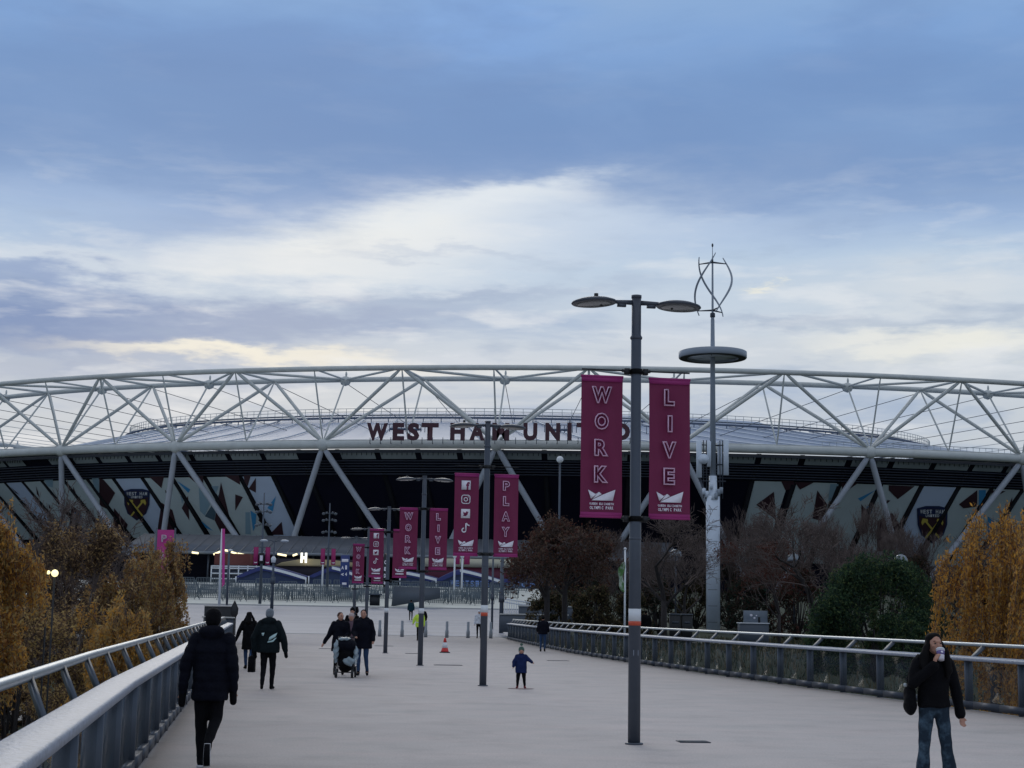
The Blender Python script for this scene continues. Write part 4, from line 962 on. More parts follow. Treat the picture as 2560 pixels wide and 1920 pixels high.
for y in (1415, 1420, 1433, 1446, 1458): q = P(528, y, D-4.62); r_ = P(655, y, D-4.62); b.box(((q.x+r_.x)/2, D-4.6, q.z), (r_.x-q.x, .14, .17))
b.build('window_frame', m_white, t, world=True)
t, c, s_ = boxthing('kiosk', 'low kiosk with cream lit fascia below the letter H', 'kiosk', 686, 1400, 905, 1462, D-2, 3, mat('kiosk_dark', lin((40, 34, 44)), .7))
b = MB(); q, r_ = P(686, 1414, D-2.3), P(905, 1416, D-2.3); k_ = P(760, 1398, D-2.3); e_ = P(840, 1401, D-2.3)
b.prism([(q.x, q.z), (r_.x, q.z), (r_.x, q.z+.45), (e_.x, e_.z), (k_.x, k_.z+.1), (q.x+1, q.z+.45)], lambda u, v, w: (u, D-2.2-w, v), .2); b.build('fascia', mat('cream_lit_fascia', lin((160, 146, 110)), .6), t, world=True)
t, c, s_ = boxthing('kiosk', 'low wine red kiosk behind the blue tents, with a cream roof line', 'kiosk', 1060, 1416, 1345, 1470, D-2, 3, m_wine)
c, s_ = bx(1060, 1400, 1345, 1416, D-2.3, 3.4); b = MB(); b.box(c, s_); b.build('fascia', m_cream, t, world=True)
b = MB(); q = P(751, 1407, D-3); r_ = P(768, 1382, D-3); t = thing('gate_letter', 'glowing white letter H of the entrance gate', 'sign', (q.x, D-3, q.z)); 
put_text(b, 'H', 0, 0, r_.x-q.x, r_.z-q.z, 0, bold=.07, depth=.1); b.build('letter', m_lith, t); b = MB(); 
for k in (.2, .8): b.tube(((r_.x-q.x)*k, .1, r_.z-q.z), ((r_.x-q.x)*k, .1, r_.z-q.z+.8), .03, n=5)
b.build('hanger', m_steel, t)
# blue tents
for x0, xp, x1, yp, ye, d, l, txt in ((590, 655, 765, 1415, 1441, 204, 'blue tent with white striped slope beside the white framed kiosk windows', ''), (772, 830, 905, 1417, 1440, 204, 'blue tent just under the twin flags, left of the sign totem', ''),
                             (1000, 1012, 1092, 1430, 1446, 203, 'blue tent partly behind the middle claret banners', ''), (1090, 1150, 1256, 1424, 1450, 202, 'blue tent with pale lettering on its front, right of the LIVE banner', 'WESTSIDE'), (1254, 1330, 1390, 1430, 1452, 202, 'blue tent half hidden by the brown leaved trees', 'PUMP')):
    ze, zp = P(x0, ye, d).z, P(xp, yp, d).z; X0, XP, X1 = P(x0, ye, d).x, P(xp, yp, d).x, P(x1, ye, d).x; g = G(d); t = thing('tent', l, 'tent', ((X0+X1)/2, d, g), 0, 'blue tents before the entrance')
    n = 10; b = MB(); vs_ = []
    def prof(u): x = X0+(X1-X0)*u; k_ = (x-X0)/(XP-X0) if x < XP else (X1-x)/(X1-XP); return x, ze+(zp-ze)*(.35*math.sin(k_*PI/2)+.65*k_)
    for i in range(n+1):
        x, z = prof(i/n); vs_ += [(x, d, z), (x, d+3.5, z+.25), (x, d+7, z), (x, d, z-.55*(1 if 0 < i < n else .3))]
    fs = [];
    for i in range(n): a = i*4; c_ = a+4; fs += [(a, c_, c_+1, a+1), (a+1, c_+1, c_+2, a+2), (a+3, c_+3, c_, a)]
    b.add(vs_, fs); b.build('roof', m_tent, t, world=True)
    b = MB(); vs_ = []
    for i in range(n+1): x, z = prof(i/n); vs_ += [(x, d+.3, z-.3), (x, d+.3, g)]
    b.add(vs_, [(i*2, i*2+1, i*2+3, i*2+2) for i in range(n)]); b.build('side_cloth', m_tentd, t, world=True)
    b = MB(); vs_ = []
    for i in range(6): 
        u = (XP-X0)/(X1-X0)+(1-(XP-X0)/(X1-X0))*i/5; x, z = prof(u); vs_ += [(x, d-.06, z+.06), (x, d-.06, z-.30)]
    b.add(vs_, [(i*2, i*2+1, i*2+3, i*2+2) for i in range(5)]); b.build('white_stripe', m_white, t, world=True)
    for x in (X0, X1): b = MB(); b.tube((x, d, g), (x, d, ze), .09, n=6); b.build('pole', m_white, t, world=True)
    if txt:
        w_ = (X1-X0)*.6/len(txt)
        for k, ch in enumerate(txt): b = MB(); put_text(b, ch, X0+(X1-X0)*.22+k*w_, ze-.75, w_*.7, .75, d-.1+.15, bold=.02); b.build('letter', mat('pale_blue_print', lin((110, 140, 200)), .6), t, world=True)
# crowd barriers
pb = thing('crowd_barrier', '', 'barrier', (0, 0, 0)); m_bar = mat('galvanised_bar', lin((92, 104, 112)), .5, .2, var=.1)
b = MB(); b.path([(-1.1, 0, .18), (-1.1, 0, 1.05), (-1.02, 0, 1.12), (1.02, 0, 1.12), (1.1, 0, 1.05), (1.1, 0, .18)], .035, 5); b.tube((-1.1, 0, .2), (1.1, 0, .2), .03, n=5); b.build('frame', m_bar, pb)
b = MB()
for k in range(11): x = -1.0+.2*k; b.tube((x, 0, .2), (x, 0, 1.1), .032, n=4)
b.build('bars', m_bar, pb)
for x in (-.95, .95): b = MB(); b.tube((x, -.3, .02), (x, .3, .02), .03, n=5); b.tube((x, 0, 0), (x, 0, .2), .03, n=5); b.build('foot', m_bar, pb)
rows = [(166.5, 430, 1240, 'in the row nearest the road'), (170.5, 440, 1255, 'in the second row from the road'), (175.5, 440, 1290, 'in the middle rows'), (168.5, 430, 1240, 'in the row nearest the road'), (173, 440, 1270, 'in the second row from the road'), (178, 440, 1300, 'in the middle rows'), (183, 440, 1320, 'in the middle rows'), (188, 440, 1320, 'in the second row from the tents'), (194, 440, 1330, 'in the row closest to the tents')]
cnt = 0
for d, xa, xb, l in rows:
    X = P(xa, 0, d).x; Xe = P(xb, 0, d).x
    while X < Xe:
        px = proj((X, d, G(d)))[0]
        if random.random() > .1 and not (965 < px < 1065 and d < 172):
            loc = (X, d+random.uniform(-.5, .5), G(d)+.02)
            o = pb if cnt == 0 else dup(pb, loc)
            o.location = loc; o.rotation_euler = (0, 0, random.uniform(-.5, .5)*(1 if cnt % 4 == 0 else .15)); tag(o, 'grey crowd barrier '+l, 'barrier', 'crowd barriers set out '+l); cnt += 1
        X += 2.45
# ramp wall, ticket box, totems
d = 163; t = thing('ramp_wall', 'grey wedge shaped ramp wall behind the third lamp post', 'wall', (P(1015, 0, d).x, d, G(d)))
pts = [P(x, y, d) for x, y in ((978, 1516), (1100, 1496), (1100, 1470), (985, 1466))]; b = MB(); b.prism([(p.x, p.z) for p in pts], lambda u, v, w: (u, d+w, v), .5); b.build('face', m_cab, t, world=True)
b = MB(); b.tube(pts[3]+Vector((0, .2, .5)), pts[2]+Vector((0, .2, .5)), .06, n=6); b.build('handrail', m_steel, t, world=True)
t, c, s_ = boxthing('ticket_box', 'small dark box with a flat lid beside the far lamp posts', 'kiosk', 924, 1488, 948, 1514, 158, 1.0, m_black); b = MB(); b.box((c[0], c[1], c[2]+s_[2]/2+.08), (s_[0]*1.5, 1.3, .14)); b.build('lid', m_cab, t, world=True)
for x0, x1, y0, d, l, rowsT in ((849, 874, 1388, 190, 'blue sign totem with white arrows and numbers', ['A 1', '< 4']), (957, 968, 1385, 186, 'narrow dark sign totem between the claret banners, with white symbols', ['C', 'E', 'D', 'S'])):
    c, s_ = bx(x0, y0, x1, 1480, d, .4); c = (c[0], c[1], (c[2]+s_[2]/2+G(d))/2); h = (c[2]-G(d))*2; t = thing('sign_totem', l, 'sign', (c[0], d, G(d))); b = MB(); b.bbox((0, .2, h/2), (s_[0], .4, h), 0, .03); b.build('slab', m_dkblue if x1-x0 > 15 else m_black, t)
    b = MB(); W_ = s_[0]
    if len(rowsT) == 2:
        b.box((0, -.01, h*.85), (W_*.75, .02, .35)); 
        put_text(b, 'A', -W_*.4, h*.6, W_*.3, .42, -.02, bold=.04); put_text(b, '1', W_*.05, h*.6, W_*.2, .5, -.02, bold=.05)
        put_text(b, '<', -W_*.4, h*.42, W_*.3, .35, -.02, bold=.05); put_text(b, '4', W_*.05, h*.42, W_*.22, .42, -.02, bold=.04); b.box((0, -.01, h*.2), (W_*.5, .02, .3))
    else:
        for k, ch in enumerate(rowsT): b = MB(); put_text(b, ch, -W_*.3, h*(.74-.17*k), W_*.6, h*.1, -.02, bold=.06); b.build('letter', m_icon, t)
    if len(rowsT) == 2: b.build('lettering', m_icon, t)
# tall floodlight masts with paired flags
m_flag2 = mat('small_claret_flag', lin((150, 36, 96)), .7)
for x, yt, d, fl, l in ((661, 1232, 163, (-12, 17, 1368, 1412), 'tall spiky floodlight mast carrying two small claret flags, left of the letter H'), (825, 1258, 182, (-12, 11, 1372, 1412), 'tall slim floodlight mast with two small claret flags, right of the letter H')):
    p = P(x, yt, d); g = G(d); h = p.z-g; t = thing('floodlight_mast', l, 'mast', (p.x, d, g)); b = MB(); b.tube((0, 0, 0), (0, 0, h), .17, .06, 8); b.build('pole', m_steel, t)
    for zz in (h-1.2, h-2.0, h-3.4):
        for s_ in (-1, 1): b = MB(); b.tube((0, 0, zz), (s_*.7, 0, zz), .05, n=5); b.ell((s_*.7, 0, zz-.05), (.22, .2, .16), 8); b.ell((s_*.35, 0, zz+.05), (.15, .15, .15), 8); b.build('floodlight', m_cab, t)
    for s_ in (-1, 1):
        a, c_ = P(x, fl[2], d).z-g, P(x, fl[3], d).z-g; X = s_*.62; b = MB(); b.box((X, -.02, (a+c_)/2), (.5, .04, a-c_)); f_ = b.build('flag', m_flag2, t); b = MB(); crown(b, .36, y=-.05, x0=X, z0=c_+.25); b.build('print', m_icon, f_)
        b = MB(); b.tube((0, 0, a), (s_*.9, 0, a), .03, n=4); b.build('flag_arm', m_black, t)
    b = MB(); 
    if x < 700: put_text(b, '1', -.16, P(x, 1402, d).z-g, .3, .55, -.25, bold=.05); b.box((0, -.1, P(x, 1396, d).z-g), (.5, .2, 1.1), mi=1); b.build('number_sign', [m_icon, m_black], t)
# a third pair of flags hung under the icons banner
d = 185; p = P(1155, 1388, d); g = G(d); t = thing('flag_mast', 'short mast with two small claret flags below the large icon banner', 'mast', (p.x, d, g)); h = p.z-g+.6; b = MB(); b.tube((0, 0, 0), (0, 0, h), .12, .08, 8); b.build('pole', m_steel, t)
for s_ in (-1, 1): b = MB(); b.box((s_*.6, -.02, h-.95), (.7, .04, 1.5)); b.build('flag', m_flag2, t)
for x, d, l in ((1137, 176, 'slim white lamp column left of the pair under the icon banner'), (1156, 178, 'slim white lamp column right of the pair under the icon banner'), (808, 184, 'slim white lamp column left of the floodlight mast by the totem')):
    p = P(x, 1390, d); g = G(d); t = thing('lamp_column', l, 'street lamp', (p.x, d, g)); b = MB(); b.tube((0, 0, 0), (0, 0, p.z-g), .12, .09, 8); b.build('pole', m_white, t); b = MB(); b.ell((0, 0, p.z-g), (.22, .22, .28), 10); b.build('lantern', m_white, t)
# twin armed lamp on the plaza
d = 150; p = P(686, 1352, d); g = G(d); t = thing('street_lamp', 'twin armed lamp column with lantern, rising behind the person in the grey beanie', 'street lamp', (p.x, d, g)); h = p.z-g
b = MB(); b.tube((0, 0, 0), (0, 0, h), .17, .07, 10); b.box((0, 0, h*.42), (.4, .35, .7)); b.build('pole', m_steel, t)
for s_ in (-1, 1): b = MB(); b.path([(0, 0, h-.1), (s_*.5, 0, h+.08), (s_*.9, 0, h+.02)], .05, 6); b.build('arm', m_steel, t); b = MB(); b.ell((s_*1.0, 0, h), (.42, .3, .13), 12); b.build('lamp_head', mat('pale_head', lin((176, 184, 192)), .4), t, smooth=True)
b = MB(); b.lathe([(.2, 0), (.25, .4), (.1, .6)], (0, -.1, h*.68), 10); b.build('lantern', m_white, t)
# flagpoles
d = 160; p0, p1 = P(548, 1512, d), P(555, 1322, d); t = thing('feather_flag', 'leaning white pole with a narrow pink flag, left of the kiosk', 'flag', tuple(p0)); b = MB(); b.tube(p0, p1, .14, .08, 8); b.build('pole', m_white, t, world=True)
b = MB(); q0, q1 = P(553, 1468, d), P(556, 1322, d); b.add([q0+Vector((.1, -.1, 0)), q0+Vector((.35, -.1, .3)), q1+Vector((.28, -.1, 0)), q1+Vector((.0, -.1, 0))], [(0, 1, 2, 3)]); b.add([q0+Vector((.1, -.05, 0)), q0+Vector((.35, -.05, .3)), q1+Vector((.28, -.05, 0)), q1+Vector((.0, -.05, 0))], [(3, 2, 1, 0)]); b.build('cloth', m_pink, t, world=True)
d = 78; c, s_ = bx(389, 1325, 436, 1432, d, .02); t = thing('park_banner', 'bright pink banner showing above the orange birches', 'banner', (c[0], d, -1)); b = MB(); b.tube((c[0]-s_[0]/2-.05, d, -1), (c[0]-s_[0]/2-.05, d, c[2]+s_[2]/2+.1), .05, n=6); b.tube((c[0]+s_[0]/2+.05, d, -1), (c[0]+s_[0]/2+.05, d, c[2]+s_[2]/2+.1), .04, n=6); b.build('pole', m_steel, t, world=True)
b = MB(); b.grid(lambda u, v: (c[0]+(u-.5)*s_[0], d-.02+.02*math.sin(6*u), c[2]+(v-.5)*s_[2]), 6, 6); b.build('cloth', m_pink, t, world=True)
b = MB(); q = P(404, 1355, d); put_text(b, 'P', q.x, q.z, .26, .36, d-.07, bold=.0, outline=.03); q = P(404, 1398, d); put_text(b, 'L', q.x, q.z, .26, .36, d-.07, bold=.0, outline=.03); b.build('lettering', m_icon, t, world=True)
d = 160; p = P(573, 1376, d); g = G(d); t = thing('lamp_column', 'thin grey lamp column between the narrow pink flag and the kiosk windows', 'street lamp', (p.x, d, g)); b = MB(); b.tube((0, 0, 0), (0, 0, p.z-g), .12, .1, 8); b.build('pole', m_steel, t); b = MB(); b.ell((.1, 0, p.z-g), (.3, .2, .12), 8); b.build('lantern', m_white, t)
# lit globes in the trees on the left
m_glow = mat('lit_globe', (1.0, .88, .45), emit=1.5)
for x, y, r_, d, l in ((137, 1433, .085, 36, 'larger glowing yellow lamp among the orange trees'), (121, 1431, .045, 34.2, 'smaller glowing yellow lamp beside the larger one')):
    p = P(x, y, d); t = thing('lit_lamp', l, 'park lamp', (p.x, d, -5)); b = MB(); b.tube((0, 0, 0), (0, 0, p.z+5-r_), .022, n=6); b.build('pole', m_black, t); b = MB(); b.ell((0, 0, p.z+5), (r_, r_, r_), 12); b.build('globe', m_glow, t, smooth=True)
# ------------------------------------------------------------------ people
m_skin = mat('skin', lin((176, 130, 110)), .55, var=.05, vs_=20); m_hairk = mat('dark_hair', lin((13, 11, 12)), .75, spec=.12, var=.3, vs_=40, stretch=(6, 6, .6)); m_hairb = mat('brown_hair', lin((76, 54, 44)), .7, spec=.2, var=.25, vs_=30)
def cloth(n, c, **k): return mat(n, lin(c), .85, var=.3, vs_=9, bump=.5, bs=38, spec=.12, **k)
c_navy = cloth('navy_padded_cloth', (13, 15, 26)); c_black = cloth('black_cloth', (12, 12, 16)); c_jet = cloth('jet_trousers', (14, 14, 18)); c_jean = cloth('blue_denim', (50, 70, 100)); c_jeand = cloth('dark_denim', (36, 48, 60), col2=lin((72, 92, 108)), c2amt=.42)
c_shoe = cloth('black_shoe', (16, 16, 18)); c_white = cloth('white_cloth', (196, 200, 208)); c_grey = cloth('grey_knit', (116, 124, 132)); c_green = cloth('green_knit', (78, 100, 92)); c_teal = cloth('dark_teal_coat', (24, 52, 62)); c_hiv = mat('hi_vis', lin((196, 226, 70)), .6, emit=0)
c_blue = cloth('child_navy_coat', (28, 40, 78)); c_fur = cloth('pale_fur', (176, 160, 158)); c_red = cloth('red_boot', (110, 34, 44)); m_sole = mat('white_sole', lin((200, 200, 204)), .6)
def V3(x, y, z): return Vector((x, y, z))
def cap(b, p, q, r0, r1, n=12, flat=None):
    p, q = Vector(p), Vector(q); d = (q-p); L = max(1e-4, d.length); u = d/L; pts = [p-u*r0*.96]; rr = [r0*.12]
    for k in (.5, .85): pts.append(p-u*r0*math.cos(math.asin(k))); rr.append(r0*k)
    pts.append(p); rr.append(r0); pts.append(q); rr.append(r1)
    for k in (.85, .5): pts.append(q+u*r1*math.cos(math.asin(k))); rr.append(r1*k)
    pts.append(q+u*r1*.96); rr.append(r1*.12); b.path(pts, rr, n, flat=flat)
def voxel(name, b, size, m, parent, smooth=3, disp=None, S=1.0, mats=None):
    me = bpy.data.meshes.new(name); me.from_pydata(b.v, [], b.f); o = bpy.data.objects.new('tmp', me); COL.objects.link(o)
    md = o.modifiers.new('r', 'REMESH'); md.mode = 'VOXEL'; md.voxel_size = size
    if smooth: k = o.modifiers.new('s', 'SMOOTH'); k.iterations = smooth; k.factor = .5
    r = bake(o); n = len(r.vertices); co = np.empty(n*3, np.float32); r.vertices.foreach_get('co', co); co = co.reshape(-1, 3)
    if disp is not None:
        no = np.empty(n*3, np.float32); r.vertices.foreach_get('normal', no); co = co + no.reshape(-1, 3)*disp(co)[:, None]
    r.vertices.foreach_set('co', (co*S).astype(np.float32).ravel()); r.polygons.foreach_set('use_smooth', np.ones(len(r.polygons), bool)); r.materials.clear(); r.materials.append(m); r.update()
    x = bpy.data.objects.new(name, r); COL.objects.link(x); x.parent = parent; return x
def folds(a, f=26, q=0.0):
    ph = random.random()*9
    return lambda c: a*(np.sin(c[:, 2]*f+ph+3*np.sin(c[:, 0]*11+ph)+2*np.sin(c[:, 1]*13)) * .6 + np.sin(c[:, 0]*f*1.3+c[:, 2]*9+ph)*.4) + (q*np.abs(np.sin(c[:, 2]*30)) - q*.5 if q else 0)
def person(label, loc, rz=0.0, H=1.75, J=None, coat=c_black, hem=.84, bulk=1.0, trousers=c_jet, flare=0, shoes=c_shoe, hat=None, hair=m_hairk, longhair=0, vox=.016, hood=False, detail=False, skirt=0.0, quilt=0.0, head=None, gloves=None, name='person', cat='person', look=0.0, sleeve=None, legr=1.0):
    S = H/1.75; t = thing(name, label, cat, loc, rz); j = {}
    for s, n in ((-1, 'l'), (1, 'r')):
        j['hip'+n] = V3(s*.092, 0, .93); j['kn'+n] = V3(s*.10, -.015, .50); j['an'+n] = V3(s*.10, .02, .085); j['toe'+n] = V3(s*.115, -.15, .03)
        j['sh'+n] = V3(s*.18, .01, 1.425); j['el'+n] = V3(s*.245, .03, 1.14); j['wr'+n] = V3(s*.265, -.03, .90)
    if J:
        for k, v in J.items(): j[k] = Vector(v)
    hc = Vector(head) if head else V3(0, -.015, 1.635); nk = V3(0, .01, 1.47)
    # body: one continuous surface
    b = MB(); b.ell((0, 0, 1.27), (.155, .10, .21), 14); b.ell((0, 0, 1.05), (.135, .095, .18), 14); b.ell((0, 0, .94), (.16, .105, .13), 14); cap(b, j['shl'], j['shr'], .055, .055); cap(b, nk, hc+V3(0, .02, -.05), .055, .052)
    R = Matrix.Rotation(look, 3, 'Z')
    b.ell(hc, (.076, .096, .112), 16, R=R); b.ell(hc+R @ V3(0, -.03, -.06), (.052, .06, .055), 12, R=R); b.ell(hc+R @ V3(0, -.098, -.015), (.013, .02, .024), 8, R=R); b.ell(hc+R @ V3(0, -.088, .03), (.05, .018, .012), 8, R=R); b.ell(hc+R @ V3(0, -.088, -.055), (.026, .012, .012), 8, R=R)
    for s in (-1, 1): b.ell(hc+R @ V3(s*.076, .01, -.01), (.012, .02, .032), 8, R=R); b.ell(hc+R @ V3(s*.04, -.065, -.02), (.025, .022, .02), 8, R=R)
    for n in 'lr':
        cap(b, j['hip'+n], j['kn'+n], .078, .052); cap(b, j['kn'+n], j['an'+n], .05, .036); cap(b, j['an'+n]+V3(0, 0, -.015), (j['an'+n]*.4+j['toe'+n]*.6), .03, .024)
        cap(b, j['sh'+n], j['el'+n], .045, .036); cap(b, j['el'+n], j['wr'+n], .036, .025)
        d = (j['wr'+n]-j['el'+n]).normalized(); side = d.cross(V3(0, 1, 0)).normalized() if abs(d.y) < .9 else V3(1, 0, 0); fw = V3(0, -1, 0) if abs(d.y) < .8 else V3(0, 0, 1)
        if 'cup' in j and n == 'l': d = V3(.25, -.1, .96).normalized(); side = V3(.2, -.9, 0).normalized(); fw = V3(.9, .3, 0)
        fw = (fw-d*fw.dot(d)).normalized(); sd = d.cross(fw)
        w = j['wr'+n]; pr = w+d*.05; cap(b, w+d*.02, w+d*.075, .026, .03, flat=(1, .62) if detail else None)
        for k in range(4):
            o = sd*((k-1.5)*.017); l1 = (.038, .045, .043, .034)[k]; a = w+d*.085+o; m1 = a+d*l1+fw*.010; e_ = m1+d*l1*.45+fw*.024; cap(b, a, m1, .0088, .0082, 8); cap(b, m1, e_, .0082, .007, 8)
        th = sd*(.03 if n == 'l' else -.03); cap(b, w+d*.04+th*.8, w+d*.08+th*1.55+fw*.012, .010, .009, 8)
    voxel('body', b, vox if not detail else .0078, m_skin, t, 1 if detail else 2, S=S)
    if gloves:
        for n in 'lr':
            b = MB(); d = (j['wr'+n]-j['el'+n]).normalized(); cap(b, j['wr'+n]-d*.01, j['wr'+n]+d*.145, .045, .042)
            voxel('glove', b, vox, gloves, t, 2, S=S)
    # trousers
    b = MB(); b.ell((0, 0, .95), (.172*legr, .118, .14), 14); 
    for n in 'lr':
        cap(b, j['hip'+n], j['kn'+n], .092*legr, .066*legr+.0*flare); r2 = .05*legr+flare
        cap(b, j['kn'+n], j['an'+n]+V3(0, 0, .035), .064*legr, r2 if flare else .046*legr)
        if flare: cap(b, j['an'+n]+V3(0, -.0, .06), j['an'+n]+V3(0, -.01, .0), r2, r2*1.12)
    voxel('trousers', b, vox, trousers, t, 3, folds(.004, 30), S)
    # shoes
    for n in 'lr':
        b = MB(); hl = j['an'+n]; to = j['toe'+n]; d = (to-hl); d.z = min(d.z, 0) if abs(d.z) < .1 else d.z; back = hl-V3(d.x, d.y, 0)*.25
        cap(b, V3(back.x, back.y, hl.z-.042) if abs(to.z-hl.z) < .1 else hl+V3(0, .01, .0), to+V3(0, 0, .012), .038, .036); cap(b, hl+V3(0, 0, .02), hl+V3(0, 0, -.03), .047, .045)
        sh = voxel('shoe', b, min(vox, .014), shoes, t, 2, S=S)
    # coat
    bk = bulk; b = MB(); b.ell((0, .005, 1.28), (.185*bk, .13*bk, .20), 16); cap(b, j['shl']*.92+V3(0, 0, .1), j['shr']*.92+V3(0, 0, .1), .068*bk, .068*bk); cap(b, V3(0, .01, 1.43), V3(0, .01, 1.50), .10*bk, .075)
    b.path([(0, .005, 1.36), (0, .005, 1.15), (0, .005, 1.0), (0, .0, hem+.02), (0, 0, hem)], [.165*bk, .172*bk, .18*bk, (.185+skirt)*bk, (.175+skirt)*bk], 20, flat=(1.0, .72))
    for n in 'lr':
        cap(b, j['sh'+n], j['el'+n], .07*bk, .064*bk); e_ = j['wr'+n]; cap(b, j['el'+n], e_, .062*bk, (.046 if not sleeve else sleeve)*bk)
    if hood: b.ell((0, .085, 1.50), (.13*bk, .085, .085), 12)
    voxel('coat', b, vox*.85, coat, t, 3, folds(.006 if detail else .007, 24, quilt), S)
    # hair, hat
    if hair:
        b = MB(); b.ell(hc+R @ V3(0, .03, .028), (.086, .094, .104), 16, R=R)
        if longhair:
            for s in (-1, 1): cap(b, hc+R @ V3(s*.072, .0, .02), V3(s*.12, -.07, 1.635-.10), .03, .045); cap(b, V3(s*.12, -.07, 1.535), V3(s*.135, -.115, 1.44-longhair*.5), .048, .045); cap(b, V3(s*.135, -.115, 1.44-longhair*.5), V3(s*.115, -.135, 1.46-longhair), .043, .016); cap(b, V3(s*.15, -.05, 1.50), V3(s*.18, -.06, 1.50-longhair*.8), .035, .012)
            cap(b, hc+R @ V3(0, .06, 0), V3(0, .1, 1.5-longhair), .08, .10)
            b.ell(hc+R @ V3(0, .025, .06), (.092, .092, .072), 14, R=R)
        voxel('hair', b, vox*.6, hair, t, 2, folds(.004, 50), S)
    if hat:
        b = MB(); b.ell(hc+R @ V3(0, .008, .045), (.093, .108, .092), 16, R=R); cap(b, hc+R @ V3(0, .03, .02), hc+R @ V3(0, .03, .0), .092, .092); voxel('hat', b, vox*.7, hat, t, 3, folds(.002, 60), S)
    if vox < .02:
        for s in (-1, 1):
            b = MB(); b.ell(tuple((hc+R @ V3(s*.032, -.088, .008))*S), (.012*S, .007*S, .006*S), 10); b.build('eye', m_black, t)
            b = MB(); c_ = [(hc+R @ V3(s*(.016+.012*k), -.094+.004*k, .032+.004*math.sin(k*1.2)))*S for k in range(4)]; b.path(c_, .004*S, 5); b.build('eyebrow', m_hairk, t)
        b = MB(); c_ = [(hc+R @ V3(x, -.094+abs(x)*.3, -.058))*S for x in (-.022, 0, .022)]; b.path(c_, .0045*S, 6); b.build('mouth', mat('lips', lin((150, 84, 80)), .5), t)
    return t
def on_deck(px, d, H=None): return (P(px, 1600, d).x, d, 0)

# man walking away on the left
m = person('person in dark padded jacket and cap walking away beside the wide silver railing', on_deck(531, 17.0), PI+.06, 1.68, dict(anl=(-.04, .30, .26), knl=(-.075, -.02, .52), toel=(-.045, .35, .085), anr=(.075, -.03, .085), knr=(.09, -.05, .50), toer=(.09, -.2, .03), ell=(-.25, .06, 1.13), wrl=(-.255, -.02, .86), elr=(.28, .05, 1.13), wrr=(.30, .02, .84), hipl=(-.085, 0, .93)),
           coat=c_navy, hem=.73, bulk=1.13, hat=c_black, hair=None, detail=True, vox=.014, gloves=c_black, quilt=.008, hood=True, legr=1.12)
for n, px in (('l', -1), ('r', 1)):
    b = MB(); S = 1.68/1.75
    if n == 'r': b.path([(.075*S, .05*S, .012), (.083*S, -.1*S, .012), (.09*S, -.235*S, .014)], [.036, .042, .036], 10, flat=(1, .38))
    else:
        r_ = MB(); r_.path([(-.042*S, .355*S, .29*S), (-.045*S, .390*S, .18*S), (-.047*S, .375*S, .045*S)], [.033, .0375, .0375], 12, flat=(1, .42)); r_.build('sole_edge', m_sole, m); b.path([(-.042*S, .365*S, .285*S), (-.045*S, .402*S, .18*S), (-.047*S, .387*S, .055*S)], [.030, .034, .034], 10, flat=(1, .42))
    b.build('sole', m_sole, m) if n == 'r' else (b.build('sole', c_black, m))
# woman drinking
w = person('person with long dark hair drinking from a paper cup, black jacket and flared jeans', on_deck(2331, 15.9), .12, 1.565,
           dict(cup=(0, 0, 0), ell=(-.265, -.06, 1.20), wrl=(-.06, -.185, 1.40), elr=(.275, .03, 1.14), wrr=(.30, -.03, .86), knl=(-.135, -.03, .50), anl=(-.145, .03, .085), toel=(-.15, -.13, .03), knr=(.115, -.05, .50), anr=(.185, .0, .085), toer=(.20, -.15, .03), hipr=(.085, 0, .93), hipl=(-.085, 0, .93)),
           coat=c_black, hem=.925, bulk=1.02, trousers=c_jeand, flare=.035, hair=m_hairk, longhair=.20, detail=True, vox=.013, look=.1, head=(.01, -.025, 1.635), sleeve=.058)
S = 1.565/1.75
b = MB(); R = Matrix.Rotation(-.5, 3, 'X') @ Matrix.Rotation(.12, 3, 'Y'); c_ = V3(.022, -.175, 1.525)*S
cupo = bpy.data.objects.new('paper_cup', None); COL.objects.link(cupo); cupo.rotation_euler = (0, 0, .12); lw = Matrix.Rotation(.12, 3, 'Z') @ c_; cupo.location = (w.location.x+lw.x, w.location.y+lw.y, lw.z); tag(cupo, 'white and purple paper cup held up to the mouth of the long haired person', 'cup')
b.lathe([(.030, -.065), (.0315, -.05), (.042, .045)], n=22, R=R); b.build('cup_body', mat('cup_paper', lin((200, 196, 204)), .6), cupo, smooth=False)
b = MB(); b.lathe([(.0355, -.015), (.0405, .028)], n=22, R=R); b.build('cup_sleeve', mat('cup_purple', lin((96, 84, 140)), .6), cupo); b = MB(); b.lathe([(.0445, .043), (.0445, .052), (.038, .062), (.0001, .063)], n=22, R=R); b.build('cup_lid', m_white, cupo)
b = MB(); put_text(b, 'e', -.012, -.004, .024, .022, -.044, bold=.03); o = b.build('cup_print', m_icon, cupo); o.rotation_euler = (-.5, 0, 0)
# shoulder bag
bag = thing('shoulder_bag', 'black shoulder bag hanging at the side of the person drinking', 'bag', (w.location.x-.235, w.location.y+.02, .72)); b = MB()
bm_ = MB(); bm_.ell((0, 0, .19), (.06, .12, .17), 16); bm_.ell((0, 0, .12), (.065, .13, .10), 14); voxel('bag_body', bm_, .012, c_black, bag, 2, folds(.006, 40)); b.path([(0, -.10, .34), (.02, -.09, .48), (.07, -.07, .60), (.09, 0, .63), (.07, .07, .58), (.02, .09, .45), (0, .1, .34)], .011, 6); b.build('strap', c_black, bag)
b = MB(); b.lathe([(.0001, 0), (.02, 0), (.02, .008), (.0001, .008)], (-.07, -.09, .33), 12, R=Matrix.Rotation(PI/2, 3, 'X')); b.build('buckle', m_tube, bag)
